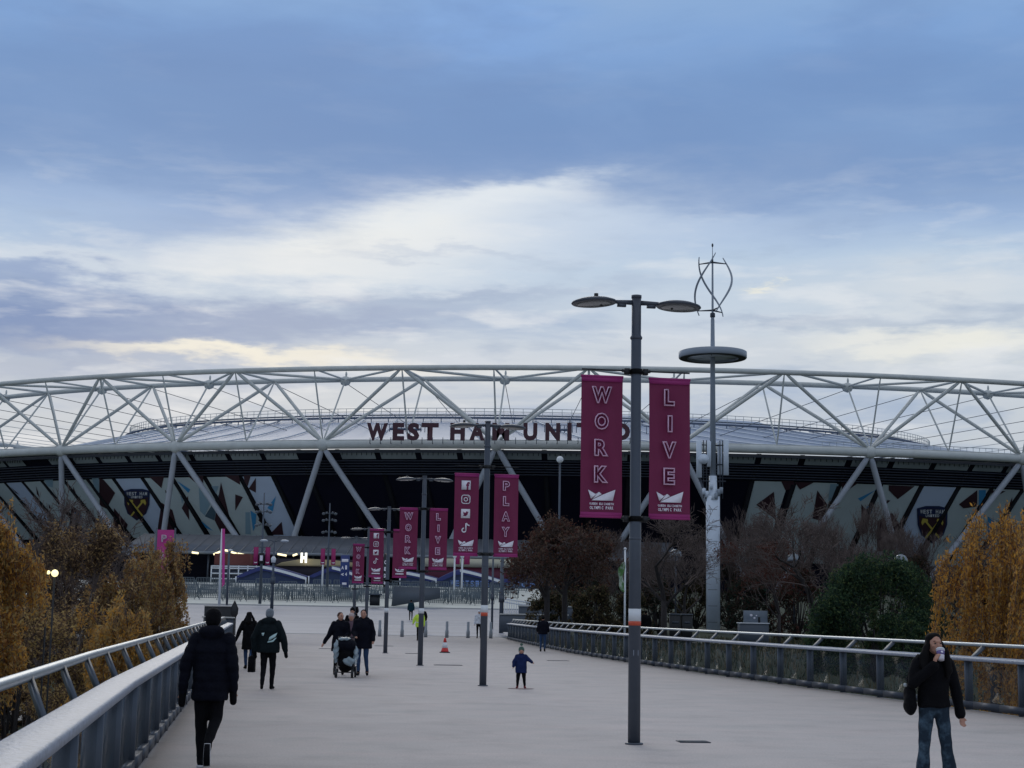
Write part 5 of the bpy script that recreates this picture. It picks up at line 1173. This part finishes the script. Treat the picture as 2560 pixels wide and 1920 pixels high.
# couple walking away
person('person in long dark coat and blue jeans walking away, ahead of the grey beanie', on_deck(621, 43.9), PI, 1.58, dict(anl=(-.10, .26, .24), knl=(-.11, -.02, .52), toel=(-.1, .33, .10), anr=(.06, -.04, .085), knr=(.08, -.05, .5), elr=(.30, .04, 1.13), wrr=(.40, .02, .86), ell=(-.26, 0, 1.12)), coat=c_black, hem=.60, bulk=1.05, trousers=c_jean, vox=.02, hair=m_hairk, longhair=.04, skirt=.01)
pb2 = person('person in grey beanie and bulky jacket with a pale print on its back', on_deck(672, 33.1), PI, 1.68, dict(anr=(.07, .26, .16), knr=(.09, .0, .50), toer=(.10, .10, .03), anl=(-.09, -.04, .085), knl=(-.10, -.05, .5), elr=(.32, .04, 1.12), wrr=(.30, 0, .84), ell=(-.33, .04, 1.12), wrl=(-.37, -.02, .86)), coat=cloth('green_black_coat', (20, 28, 32)), hem=.80, bulk=1.35, hat=c_grey, hair=None, hood=True, gloves=c_black, vox=.017, legr=1.05)
b = MB(); T = lambda u, v, w_: (-u, .178+w_-.05*abs(u), v); b.prism([(.02, 1.02), (.16, 1.10), (.20, 1.19), (.12, 1.15), (.04, 1.10), (.03, 1.06)], T, .012); b.prism([(.00, .98), (.12, 1.0), (.19, 1.09), (.16, 1.08), (.10, 1.03), (.01, 1.01)], T, .012); b.prism([(-.13, 1.18), (-.07, 1.19), (-.09, 1.12), (-.12, 1.13)], T, .012); b.build('back_print', mat('pale_back_print', lin((176, 204, 206)), .6), pb2)
tb = thing('tote_bag', 'dark tote bag hanging from the hand of the person in the grey beanie', 'bag', (pb2.location.x-.34, pb2.location.y, .36)); b = MB(); b.bbox((0, 0, .17), (.13, .30, .34), 0, .03); b.build('bag_body', c_black, tb); b = MB(); b.path([(0, -.08, .33), (0, -.04, .47), (0, .04, .47), (0, .08, .33)], .01, 5); b.build('handle', c_black, tb)
# group with pushchair
person('person with brown hair in navy coat, one arm held out, walking left of the pushchair', on_deck(850, 41.0), 0, 1.62, dict(ell=(-.31, .03, 1.13), wrl=(-.44, -.02, .90), elr=(.24, -.05, 1.14), wrr=(.14, -.3, 1.02), anl=(-.13, .06, .085)), coat=c_navy, hem=.66, bulk=1.22, hair=m_hairb, vox=.018, look=.7, hood=True, skirt=.02)
person('person in navy parka and blue jeans walking right of the pushchair, mouth open', on_deck(907, 40.8), 0, 1.70, dict(elr=(.27, .02, 1.14), wrr=(.28, -.08, .95), ell=(-.24, -.05, 1.14), wrl=(-.16, -.3, 1.04), anr=(.13, .1, .10), toer=(.15, -.06, .03)), coat=c_navy, hem=.72, bulk=1.28, trousers=c_jean, hair=m_hairk, vox=.018, hood=True, skirt=.025)
person('person in pale furry hat half hidden between the two adults with the pushchair', on_deck(877, 43.0), 0, 1.60, None, coat=cloth('pink_grey_coat', (96, 78, 88)), hem=.8, bulk=1.0, hat=c_fur, hair=m_hairb, vox=.02)
person('person in dark hat behind the furry hat, only the head showing', on_deck(879, 56), 0, 1.76, None, coat=c_black, hem=.8, hat=c_black, hair=None, vox=.024)
# pushchair
p = on_deck(866, 39.6); t = thing('pushchair', 'dark pushchair under a crinkled clear rain cover', 'pushchair', p, .1); m_cover = mat('rain_cover', lin((176, 196, 206)), .15, bump=.9, bs=14, alpha=.5, spec=.8)
b = MB(); b.ell((0, .05, .55), (.26, .30, .27), 14); b.ell((0, -.12, .36), (.2, .22, .14), 12); b.ell((0, .1, .80), (.2, .24, .14), 12); b.ell((0, 0, .25), (.18, .25, .12), 12); voxel('seat', b, .018, c_black, t, 2, folds(.008, 24))
b = MB(); b.ell((0, .04, .80), (.27, .31, .20), 14); voxel('hood', b, .02, c_navy, t, 2, folds(.005, 30))
b = MB(); b.ell((-.25, -.12, .66), (.07, .2, .30), 12); b.ell((.25, -.12, .56), (.06, .18, .24), 12); b.ell((.07, -.27, .40), (.15, .1, .12), 10); b.ell((-.05, -.05, .965), (.17, .2, .05), 12); voxel('cover', b, .018, m_cover, t, 1, folds(.018, 40))
b = MB(); b.path([(-.2, .5, 1.0), (-.2, .2, .75), (-.19, -.35, .2)], .015, 6); b.path([(.2, .5, 1.0), (.2, .2, .75), (.19, -.35, .2)], .015, 6); b.tube((-.2, .5, 1.0), (.2, .5, 1.0), .017); b.tube((-.2, .25, .12), (.2, .25, .12), .015); b.path([(-.19, .25, .14), (-.2, .1, .6)], .014, 6); b.path([(.19, .25, .14), (.2, .1, .6)], .014, 6); b.build('frame', m_black, t)
for x, y, r_, w_ in ((-.23, -.28, .11, .06), (.17, -.28, .11, .06), (-.25, .25, .14, .05), (.25, .25, .14, .05)):
    b = MB(); b.lathe([(r_*.55, -w_/2), (r_, -w_/2), (r_, w_/2), (r_*.55, w_/2)], (x, y, r_), 18, R=Matrix.Rotation(PI/2, 3, 'Y')); o = b.build('wheel', m_black, t); b = MB(); b.lathe([(.0001, -w_/2-.004), (r_*.5, -w_/2-.004), (r_*.5, w_/2+.004), (.0001, w_/2+.004)], (x, y, r_), 12, R=Matrix.Rotation(PI/2, 3, 'Y')); b.build('hub', m_steel, o)
# child
ch = person('small child in green bobble hat and navy coat standing with one arm out', on_deck(1304, 35.4), 0, .93, dict(shl=(-.17, 0, 1.36), shr=(.17, 0, 1.36), elr=(.32, -.02, 1.22), wrr=(.46, -.12, 1.12), ell=(-.31, 0, 1.1), wrl=(-.33, -.1, .93), hipl=(-.10, 0, .8), hipr=(.10, 0, .8), knl=(-.13, -.02, .45), knr=(.13, -.02, .45), anl=(-.15, .0, .10), anr=(.16, 0, .10), toel=(-.19, -.16, .04), toer=(.2, -.16, .04)),
            coat=c_blue, hem=.66, bulk=1.35, hat=c_green, hair=None, shoes=c_red, vox=.028, head=(0, -.02, 1.56), legr=1.25)
# enlarge the head the way a toddler's is
for c_ in ch.children:
    if c_.type == 'MESH' and c_.name.split('.')[0] in ('hat', 'eye', 'eyebrow', 'mouth', 'body'):
        v = np.empty(len(c_.data.vertices)*3, np.float32); c_.data.vertices.foreach_get('co', v); v = v.reshape(-1, 3); z0_ = .93/1.75*1.50; k = v[:, 2] > z0_ if c_.name.startswith('body') else np.ones(len(v), bool); ctr = np.array([0, -.01, z0_]); v[k] = ctr+(v[k]-ctr)*1.42; c_.data.vertices.foreach_set('co', v.ravel()); c_.data.update()
b = MB(); b.ell((0, 0, .985), (.035, .035, .03), 10); b.build('bobble', c_green, ch)
b = MB(); b.lathe([(.0001, .0), (.29, .0), (.30, .003), (.0001, .004)], (ch.location.x, ch.location.y, 0), 30); o = b.build('deck_disc', mat('dull_pink_disc', lin((128, 104, 108)), .7)); tag(o, 'thin dull pink disc on the deck under the feet of the child', 'disc')  # thin flat disc of unknown purpose under the child's feet
# others farther off
person('person in dark jacket and jeans walking away along the curved railing', on_deck(1357, 69), PI, 1.56, dict(wrl=(-.26, -.15, 1.0), wrr=(.26, -.15, 1.0), anl=(-.09, .1, .1)), coat=c_navy, hem=.86, bulk=1.3, trousers=c_jean, hair=m_hairk, vox=.024)
hv = person('worker in yellow high visibility jacket, half hidden by the third lamp post', on_deck(1048, 89), 0, 1.72, dict(ell=(-.33, .0, 1.2), wrl=(-.36, -.05, 1.0)), coat=c_hiv, hem=.78, bulk=1.3, hair=m_hairk, vox=.026, name='person')
b = MB(); S = 1.72/1.75; b.path([(math.sin(a)*.243*S, -math.cos(a)*.176*S, 1.05*S) for a in np.linspace(0, 2*PI, 17)], .02, 4, caps=False); b.build('reflective_band', m_white, hv)
person('person all in black standing on the road near the ticket box', (P(936, 0, 119).x, 119, G(119)-.03), 0, 1.70, dict(wrl=(-.2, -.2, 1.0), wrr=(.2, -.2, 1.0)), coat=c_black, hem=.8, bulk=1.2, hair=m_hairk, vox=.03)
person('person in dark teal coat crossing the road right of the third lamp post', (P(1068, 0, 131).x, 131, G(131)-.03), PI, 1.70, None, coat=c_teal, hem=.78, bulk=1.15, hair=m_hairk, vox=.03)
person('person in long black coat with a hand to the face, carrying a bag', (P(1096, 0, 110).x, 110, G(110)-.03), 0, 1.78, dict(ell=(-.27, -.1, 1.25), wrl=(-.1, -.14, 1.48), elr=(.27, 0, 1.13)), coat=c_black, hem=.62, bulk=1.15, hair=m_hairk, vox=.03, skirt=.02)
person('person in white top and dark trousers just right of the PLAY lamp post', (P(1229, 0, 100).x, 100, 0), 0, 1.78, None, coat=c_white, hem=.9, bulk=1.15, hat=c_white, hair=None, vox=.03)
person('person in dark coat standing behind the railing beside the nearest lamp post', (P(1622, 0, 90).x, 90, .15), PI, 1.78, None, coat=c_black, hem=.8, bulk=1.35, hair=m_hairk, vox=.03)
# ------------------------------------------------------------------ trees and plants
m_bark = mat('dark_bark', lin((44, 40, 40)), .9, var=.3, vs_=6, bump=.5, bs=30, stretch=(4, 4, .6)); m_twig = mat('grey_brown_twig', lin((92, 80, 76)), .9, var=.2, vs_=1)
m_birch = mat('pale_bark', lin((122, 112, 104)), .8, var=.35, vs_=5)
def leafm(n, c, v=.2):
    if n in MATS: return MATS[n]
    m = mat(n, lin(c), .75, var=v, vs_=.9, spec=.2); t = m.node_tree; b = t.nodes['Principled BSDF']; o = t.nodes['Material Output']
    tr = t.nodes.new('ShaderNodeBsdfTranslucent'); mx = t.nodes.new('ShaderNodeMixShader'); mx.inputs[0].default_value = .45
    t.links.new(b.inputs['Base Color'].links[0].from_socket, tr.inputs[0]); t.links.new(b.outputs[0], mx.inputs[1]); t.links.new(tr.outputs[0], mx.inputs[2]); t.links.new(mx.outputs[0], o.inputs[0]); return m
ORA = [leafm('orange_leaf', (206, 154, 72)), leafm('ochre_leaf', (190, 150, 92)), leafm('rust_leaf', (150, 106, 62)), leafm('dull_gold_leaf', (178, 152, 98))]
BIR = [leafm('brown_leaf', (124, 102, 78)), leafm('tan_leaf', (172, 144, 100)), leafm('rust_leaf', (124, 76, 34)), leafm('dull_gold_leaf', (138, 108, 52))]
RED = [leafm('maroon_leaf', (80, 54, 46)), leafm('dark_brown_leaf', (64, 52, 46)), leafm('grey_brown_leaf', (96, 78, 66)), leafm('dull_maroon_leaf', (86, 52, 46))]
GRN = [leafm('dark_green_leaf', (44, 64, 46)), leafm('mid_green_leaf', (70, 92, 62)), leafm('blue_green_leaf', (38, 58, 50)), leafm('olive_leaf', (88, 100, 62))]
OLV = [leafm('olive_brown', (72, 68, 48)), leafm('dry_grass', (104, 92, 66)), leafm('dark_olive', (50, 54, 40)), leafm('dark_brown_leaf', (62, 46, 40))]
def grow(p, d, L, r, depth, out, tips, spread=.5, up=.15, kids=(3, 4), shr=.72, rng=random, wig=.12, rs=.62):
    d = Vector(d).normalized(); n = 3; q = Vector(p); dd = d; rr = r
    for i in range(n):
        dd = (dd + Vector((rng.gauss(0, wig), rng.gauss(0, wig), rng.gauss(0, wig)+up*.3))).normalized(); e = q+dd*(L/n); r1 = rr*(.86 if depth else .6); out.append((tuple(q), tuple(e), rr, r1, depth)); 
        if depth > 0 and i > 0:
            for _ in range(rng.randint(kids[0]-1, kids[1]-1) if i < n-1 else rng.randint(*kids)):
                a = rng.uniform(0, 2*PI); o = dd.orthogonal().normalized(); o = (Matrix.Rotation(a, 3, dd) @ o); nd = (dd + o*rng.uniform(spread*.6, spread*1.5) + Vector((0, 0, up))).normalized()
                grow(e, nd, L*shr*rng.uniform(.7, 1.1), r1*rs, depth-1, out, tips, spread, up, kids, shr, rng, wig, rs)
        q = e; rr = r1
    if depth == 0: tips.append(tuple(q))
def leaves(b, C, Nrm, size, nm=4, elong=1.6, hang=None, miw=None):
    k = len(C); 
    u = Nrm if hang is None else hang; u = u/np.linalg.norm(u, axis=1, keepdims=True); r = RNG.normal(size=(k, 3)); v = np.cross(u, r); v /= np.linalg.norm(v, axis=1, keepdims=True)
    s = size*RNG.uniform(.6, 1.4, (k, 1)); Q = np.stack([C-u*s*elong, C+v*s*.5, C+u*s*elong, C-v*s*.5], 1)
    mi = RNG.choice(nm, k, p=miw) if miw is None or len(miw) == nm else RNG.integers(0, nm, k); b.quads(Q, mi)
def tubes(b, segs, thin=.0, mi=0):
    A = np.array([s[0] for s in segs]); B = np.array([s[1] for s in segs]); ra = np.array([s[2] for s in segs]); rb = np.array([s[3] for s in segs]); thick = ra > .03
    if thick.any(): b.segs(A[thick], B[thick], ra[thick]*1.0, rb[thick], 6, mi)
    if (~thick).any(): b.segs(A[~thick], B[~thick], np.maximum(ra[~thick], thin), np.maximum(rb[~thick], thin*.6), 3, mi)
def tree(name, label, cat, loc, h, rad, kind, mats, seed, nleaf=9000, lsize=.05, bare=False, group=None, trunk=None, depth=4, spread=.55, up=.2, bark=m_bark, thin=.008, lean=(0, 0), tr=None, clear=.25, miw=None, kids=(2, 3), hj=.5, hl=1.0):
    rng = random.Random(seed); t = thing(name, label, cat, loc, 0, group); segs = []; tips = []
    tr = tr or h*.016; hc = h*clear; top = Vector((lean[0], lean[1], hc)); segs0 = [((0, 0, -.2), tuple(top), tr*1.15, tr*.9, 9)]
    b = MB(); b.path([(0, 0, -.2), (top.x*.3, top.y*.3, hc*.4), tuple(top)], [tr*1.25, tr, tr*.9], 9)
    L = (h-hc)*.42; grow(top, (lean[0]*.1, lean[1]*.1, 1), L, tr*.85, depth, segs, tips, spread, up, kids, .72, rng)
    for i in range(3): a = rng.uniform(0, 2*PI); grow(top*(.8+.07*i), (math.cos(a)*.7, math.sin(a)*.7, .8), L*.8, tr*.55, depth-1, segs, tips, spread, up, kids, .72, rng)
    pts = np.array([s[1] for s in segs]); m_ = np.percentile(np.abs(pts[:, :2]), 96); zm = pts[:, 2].max(); sx = rad/m_; sz = (h-hc)/(zm-hc)
    segs = [((s[0][0]*sx, s[0][1]*sx, hc+(s[0][2]-hc)*sz), (s[1][0]*sx, s[1][1]*sx, hc+(s[1][2]-hc)*sz), s[2], s[3], s[4]) for s in segs]; tips = [(q[0]*sx, q[1]*sx, hc+(q[2]-hc)*sz) for q in tips]
    big = [s for s in segs if s[4] >= depth-1]; small = [s for s in segs if s[4] < depth-1]
    tubes(b, big, thin); b.build('trunk', bark, t, smooth=True)
    b = MB(); tubes(b, small, thin, 0)
    if not bare and kind != 'hang':
        T = np.array(tips); C = T[RNG.integers(0, len(T), nleaf)] + RNG.normal(size=(nleaf, 3))*np.array([1, 1, .8])*rad*.085; leaves(b, C, RNG.normal(size=(nleaf, 3)), lsize, 4, 1.1, miw=miw); b.quads(np.zeros((0, 4, 3)), np.zeros(0)); off = 1
        for i, q in enumerate(b.bulk):
            if isinstance(q[0], str): b.bulk[i] = ('q', q[1], q[2]+1)
    if kind == 'hang':
        T = np.array(tips); ns = nleaf//60; S0 = T[RNG.integers(0, len(T), ns)]+RNG.normal(size=(ns, 3))*rad*.05; Ls = RNG.uniform(.10, .38, ns)*hl*h*np.clip(S0[:, 2]/h, .3, 1); a_ = []
        k = np.repeat(np.arange(ns), 60); f = RNG.random(len(k)); C = S0[k].copy(); out_ = S0[:, :2]/(np.linalg.norm(S0[:, :2], axis=1, keepdims=True)+.1); C[:, :2] += out_[k]*(f*Ls[k]*.18)[:, None]; C[:, 2] -= f*Ls[k]; C[:, :2] += np.stack([np.sin(f*6+k), np.cos(f*5+k)], 1)*.035; C += RNG.normal(size=C.shape)*.045
        C = C[C[:, 2] > .1]; n = len(C); H_ = np.tile([0, 0, -1.], (n, 1))+RNG.normal(size=(n, 3))*hj; leaves(b, C, H_, lsize, 4, 1.5, hang=H_, miw=miw)
        for i, q in enumerate(b.bulk):
            if isinstance(q[0], str): b.bulk[i] = ('q', q[1], q[2]+1)
        E_ = S0.copy(); E_[:, :2] += out_*(Ls*.18)[:, None]; E_[:, 2] -= Ls; b.segs(S0, E_, np.full(ns, .007), np.full(ns, .004), 3, 0)
    b.build('crown', [m_twig]+list(mats), t)
    return t
def at(px, d, z=None): return (P(px, 0, d).x, d, ground_z(P(px, 0, d).x, d) if z is None else z)
def htop(py, px, d, z0): return P(px, py, d).z - z0
def T(name, label, cat, px, py, d, rad, kind, mats, seed, z=None, **k):
    l = at(px, d, z); return tree(name, label, cat, l, htop(py, px, d, l[2]), rad, kind, mats, seed, **k)
# left bank
T('willow_tree', 'large vivid orange willow at the far left edge', 'tree', -50, 1235, 33, 1.6, 'hang', ORA, 3, nleaf=40000, lsize=.036, clear=.5, hl=.5, hj=.9)
T('willow_tree', 'bushy golden willow below the glowing yellow lamps', 'tree', 30, 1448, 31, .9, 'hang', ORA, 5, nleaf=20000, lsize=.034, clear=.55, hl=.55, hj=1.2)
T('birch_tree', 'brown leaved birch standing behind the lamps, left of the pink banner', 'tree', 265, 1310, 50, 1.9, 'leaf', [RED[2], BIR[0], BIR[1], RED[1]], 8, nleaf=11000, lsize=.05, bark=m_birch, up=.3, clear=.2)
T('birch_tree', 'pale stemmed tan birch directly below the pink banner', 'tree', 400, 1365, 53, 1.8, 'hang', BIR, 9, nleaf=22000, lsize=.042, bark=m_birch, up=.4, clear=.25, hl=.45, hj=1.4)
T('birch_tree', 'golden birch nearest the row of crowd barriers', 'tree', 498, 1335, 60, 1.25, 'hang', BIR, 12, nleaf=17000, lsize=.044, bark=m_birch, up=.5, clear=.25, hl=.5, hj=1.3)
T('autumn_tree', 'low golden brown tree filling the gap above the left handrail', 'tree', 400, 1490, 40, 1.25, 'hang', [ORA[1], ORA[3], BIR[1], ORA[0]], 14, nleaf=24000, lsize=.038, clear=.2, hl=.5, hj=1.3)
T('birch_tree', 'wispy tan birch at the right end of the left bank, before the dark hoarding', 'tree', 500, 1430, 66, 1.1, 'hang', BIR, 19, nleaf=13000, lsize=.045, bark=m_birch, up=.5, clear=.2, hl=.5, hj=1.3)
T('autumn_tree', 'rusty low tree just above the handrail near the steps', 'tree', 215, 1500, 44, 1.6, 'leaf', [BIR[1], BIR[0], ORA[3], RED[2]], 15, nleaf=14000, lsize=.045, clear=.15)
T('autumn_tree', 'golden low tree behind the shoulder of the person in the padded jacket', 'tree', 425, 1520, 46, 1.1, 'hang', [ORA[1], ORA[3], BIR[1], ORA[0]], 16, nleaf=20000, lsize=.04, clear=.2, hl=.5, hj=1.3)
T('autumn_tree', 'dark brown tree in the shade behind the two lamps', 'tree', 195, 1390, 58, 1.7, 'leaf', [RED[1], RED[2], BIR[0], RED[1]], 17, nleaf=8000, lsize=.055, clear=.15)
for i, (x, y, d, r_, s, l) in enumerate(((120, 1225, 74, 3.6, 21, 'bare tree rising in front of the leftmost wall panels'), (250, 1205, 78, 3.4, 22, 'bare tree in front of the left crest'), (205, 1250, 68, 2.4, 23, 'smaller bare tree between the two tall bare ones'), (355, 1330, 72, 2.0, 24, 'bare tree beside the pole of the pink banner'))):
    T('bare_tree', l, 'tree', x, y, d, r_, 'leaf', [], s, bare=True, depth=5, thin=.016, kids=(2, 3), up=.12, spread=.7, clear=.3)
# right bank
T('brown_leaved_tree', 'dark maroon leaved tree with black trunk, left one of the pair', 'tree', 1388, 1305, 87, 2.5, 'leaf', RED, 31, miw=[.25, .35, .3, .1], z=0, nleaf=6500, lsize=.085, clear=.44, spread=1.0, up=.0, tr=.17, thin=.014, depth=5)
T('brown_leaved_tree', 'dark maroon leaved tree with black trunk, right one of the pair', 'tree', 1430, 1282, 90, 2.3, 'leaf', RED, 32, miw=[.25, .35, .3, .1], z=0, nleaf=6500, lsize=.085, clear=.44, spread=1.0, up=.0, tr=.17, thin=.014, depth=5)
T('bare_tree', 'bare spreading tree between the nearest lamp post and the white tower', 'tree', 1664, 1262, 97, 3.4, 'leaf', [], 33, z=0, bare=True, depth=5, thin=.016, clear=.3, spread=.75, up=.1, tr=.2)
T('bare_tree', 'small bare tree directly in front of the white tower', 'tree', 1712, 1330, 99, 2.5, 'leaf', [], 39, z=0, bare=True, depth=4, thin=.012, clear=.3, spread=.9, up=.05, tr=.12)
T('bare_tree', 'tallest bare dark tree, standing left of the big green bush', 'tree', 2014, 1225, 80, 3.7, 'leaf', [], 34, z=0, bare=True, depth=5, thin=.016, clear=.26, spread=.75, up=.14, tr=.2)
T('bare_tree', 'reddish twiggy tree beside the utility cabinet', 'tree', 1935, 1350, 92, 2.6, 'leaf', [RED[0], RED[3], RED[0], RED[3]], 35, z=0, nleaf=3500, lsize=.06, depth=4, thin=.015, clear=.3)
T('willow_tree', 'large orange weeping willow at the far right edge', 'tree', 2440, 1262, 46, 2.0, 'hang', ORA, 41, nleaf=40000, lsize=.045, clear=.52, hl=1.25, hj=.8, spread=1.0, miw=[.45, .25, .2, .1])
T('willow_tree', 'second orange willow trailing out of the frame at the right', 'tree', 2585, 1285, 42, 1.5, 'hang', ORA, 42, nleaf=30000, lsize=.042, clear=.4, miw=[.4, .3, .2, .1])
# green bush: many clumps
def bush(name, label, loc, rx, ry, rz_, mats, n, size, seed, clumps=60, cat='bush', group=None, up=0.0, miw=None, pointed=False):
    global RNG
    g = np.random.default_rng(seed); t = thing(name, label, cat, loc, 0, group); a = g.uniform(0, 2*PI, clumps); u = g.uniform(.05, 1, clumps); rr = np.sqrt(1-(u*.98)**2)*g.uniform(.75, 1.0, clumps) if not pointed else (1-u)*g.uniform(.7, 1, clumps)
    K = np.stack([rx*rr*np.cos(a), ry*rr*np.sin(a), rz_*u], 1); cr = min(rx, rz_)*g.uniform(.13, .27, clumps); k = g.integers(0, clumps, n); D_ = g.normal(size=(n, 3)); D_ /= np.linalg.norm(D_, axis=1, keepdims=True); C = K[k]+D_*(cr[k]*g.uniform(.6, 1.1, n))[:, None]; C = C[C[:, 2] > 0]
    b = MB(); N_ = g.normal(size=(len(C), 3)); N_[:, 2] += up; kk = g.integers(0, 4, clumps); leaves(b, C, N_, size, 4, 1.2, miw=miw); b.build('foliage', mats, t)
    b = MB(); 
    for i in range(min(clumps, 26)): b.path([(0, 0, -.1), tuple(K[i]*.5+np.array([0, 0, .1])), tuple(K[i])], [.05, .03, .012], 5)
    b.build('stems', m_bark, t); return t
def B(name, label, px0, px1, py, d, mats, n, size, seed, z=0.0, clumps=60, deep=.8, **k):
    x0, x1 = P(px0, 0, d).x, P(px1, 0, d).x; return bush(name, label, ((x0+x1)/2, d, z), (x1-x0)/2*.93, (x1-x0)/2*deep, (P((px0+px1)/2, py, d).z-z)*.93, mats, n, size, seed, clumps, **k)
B('green_bush', 'big rounded dark green pine like bush left of the orange willow', 1995, 2345, 1388, 64, GRN, 52000, .058, 51, clumps=110, z=-.6, miw=[.4, .28, .2, .12])
B('green_bush', 'small pointed grey green shrub in front of the big green bush', 2120, 2195, 1512, 60, [GRN[1], OLV[0], GRN[0], GRN[3]], 6000, .035, 52, clumps=40, z=-.6, pointed=True)
B('green_bush', 'low green shrub between the pointed shrub and the willow', 2190, 2290, 1545, 58, GRN, 7000, .04, 53, clumps=40, z=-.6)
mass = [(1335, 1450, 1478, 104, OLV, 61, 'tall pale grass clump behind the left maroon tree'), (1440, 1560, 1452, 104, OLV, 62, 'olive brown grass mound right of the maroon trees'), (1540, 1640, 1470, 108, OLV, 63, 'brown shrub right behind the white flagpole'),
        (1600, 1700, 1440, 118, [RED[1], OLV[2], RED[2], GRN[2]], 64, 'dark thicket between the nearest lamp post and the tower'), (1690, 1790, 1440, 126, OLV, 65, 'yellowish shrub at the foot of the white tower'), (1800, 1930, 1435, 112, [RED[1], OLV[2], GRN[2], RED[1]], 66, 'dark thicket right of the white tower'),
        (1900, 2060, 1420, 112, [RED[0], RED[1], RED[3], OLV[2]], 67, 'reddish dark thicket behind the tallest bare tree'), (1440, 1620, 1425, 125, [RED[1], OLV[2], RED[2], GRN[2]], 68, 'dark hedge mass seen below the LIVE banner'), (2030, 2200, 1400, 112, [RED[1], OLV[2], GRN[2], RED[1]], 69, 'dark thicket rising behind the green bush'),
        (2180, 2330, 1385, 110, [RED[1], RED[2], OLV[2], RED[1]], 70, 'brown thicket between the green bush and the willow'), (1760, 1880, 1410, 128, [RED[1], OLV[2], GRN[2], RED[1]], 71, 'tall dark hedge behind the tower shaft'), (2330, 2560, 1400, 100, [RED[1], OLV[2], RED[2], RED[1]], 72, 'dark hedge behind the orange willow'),
        (1330, 1480, 1420, 125, OLV, 73, 'dull shrubs far behind the maroon trees'), (2540, 2720, 1350, 100, [RED[1], OLV[2], RED[2], RED[1]], 74, 'dark hedge beyond the right edge willow')]
for x0, x1, y, d, ms, s, l in mass: B('shrub', l, x0, x1, y, d, ms, 6500, .085, s, clumps=60, z=G(d)-.1, deep=.5)
# twiggy brush standing behind the shrubs
tw = None; spots = [(1575, 1295, 118), (1630, 1280, 124), (1815, 1275, 127), (1865, 1255, 126), (1890, 1235, 120), (1940, 1250, 116), (1975, 1262, 122), (2050, 1240, 118), (2090, 1262, 112), (2130, 1235, 120), (2180, 1262, 114), (2230, 1275, 118), (2280, 1300, 112), (2400, 1290, 108), (1715, 1285, 128), (1510, 1330, 122), (2500, 1285, 108)]
wh = ['left of the nearest lamp post', 'behind the litter bins', 'touching the tower on its right side', 'before the edge of the right wall panels', 'over the first maroon shape of the right wall', 'left of the tallest bare tree', 'just behind the tallest bare tree', 'right of the tallest bare tree', 'over the blue shapes of the right wall', 'under the right column pair', 'left above the green bush', 'above the middle of the green bush', 'between green bush and willow', 'behind the left part of the big willow', 'left behind the tower', 'between the maroon trees and the LIVE banner', 'behind the right part of the big willow']
protos = []
for i, (x, y, d) in enumerate(spots):
    lab = 'dense bare twiggy tree '+wh[i]; y += 22; h = P(x, y, d).z-G(d)
    if i < 3: o = T('twiggy_tree', lab, 'tree', x, y, d, 2.5, 'leaf', [], 80+i, z=G(d)-.1, bare=True, depth=5, thin=.011, clear=.12, spread=.42, up=.42, tr=.09, kids=(2, 3), group='bare twiggy trees on the right bank'); protos.append((o, h))
    else: q, h0 = protos[i % 3]; o = dup(q, (P(x, 0, d).x, d, G(d)-.1), i*1.7, lab, scale=(1, 1, h/h0), group='bare twiggy trees on the right bank')
B('autumn_shrub', 'thin brown shrub hiding the feet of the glowing yellow lamps', 90, 190, 1500, 36.5, [RED[2], BIR[0], RED[1], BIR[1]], 5000, .045, 88, z=-3.5, clumps=60, deep=.5)
# left far hedge
for i, (x0, x1, y, d, l) in enumerate(((-60, 120, 1400, 70, 'dark hedge behind the far left willow'), (110, 260, 1440, 72, 'dark hedge behind the glowing lamps'), (250, 400, 1430, 76, 'brown hedge behind the tan birch'), (380, 470, 1440, 84, 'brown hedge near the barriers'))):
    B('shrub', l, x0, x1, y, d, [RED[1], OLV[2], RED[2], BIR[0]], 6000, .085, 90+i, z=ground_z(P((x0+x1)/2, 0, d).x, d)-.2, clumps=60, deep=.6)
# rough grass on the banks
def tufts(name, n, fx, h, w, mats, keep):
    g = np.random.default_rng(5); b = MB(); X = []
    while len(X) < n:
        x, y = fx(g)
        if keep(x, y): X.append((x, y, ground_z(x, y)))
    C = np.array(X); k = len(C); a = g.uniform(0, 2*PI, k); s = g.uniform(.5, 1.3, (k, 1)); u = np.stack([np.cos(a), np.sin(a), np.zeros(k)], 1); ln = g.normal(size=(k, 3))*.25; ln[:, 2] = 1
    Q = np.stack([C-u*w*s, C+u*w*s, C+ln*h*s+u*w*.15, C+ln*h*s-u*w*.15], 1); b.quads(Q, g.integers(0, len(mats), k)); return tag(b.build(name, mats), kind='stuff')
tufts('bank_grass', 26000, lambda g: (g.uniform(1, 24), g.uniform(28, 108)), .38, .03, [OLV[0], OLV[2], GRN[0], OLV[1]], lambda x, y: x > Rx(y)+.8 and not (92 < y < 104 and x > 4))
tufts('park_grass', 9000, lambda g: (g.uniform(-32, -4), g.uniform(16, 60)), .16, .02, [GRN[0], GRN[1], OLV[2]], lambda x, y: x < Lx(y)-1 )
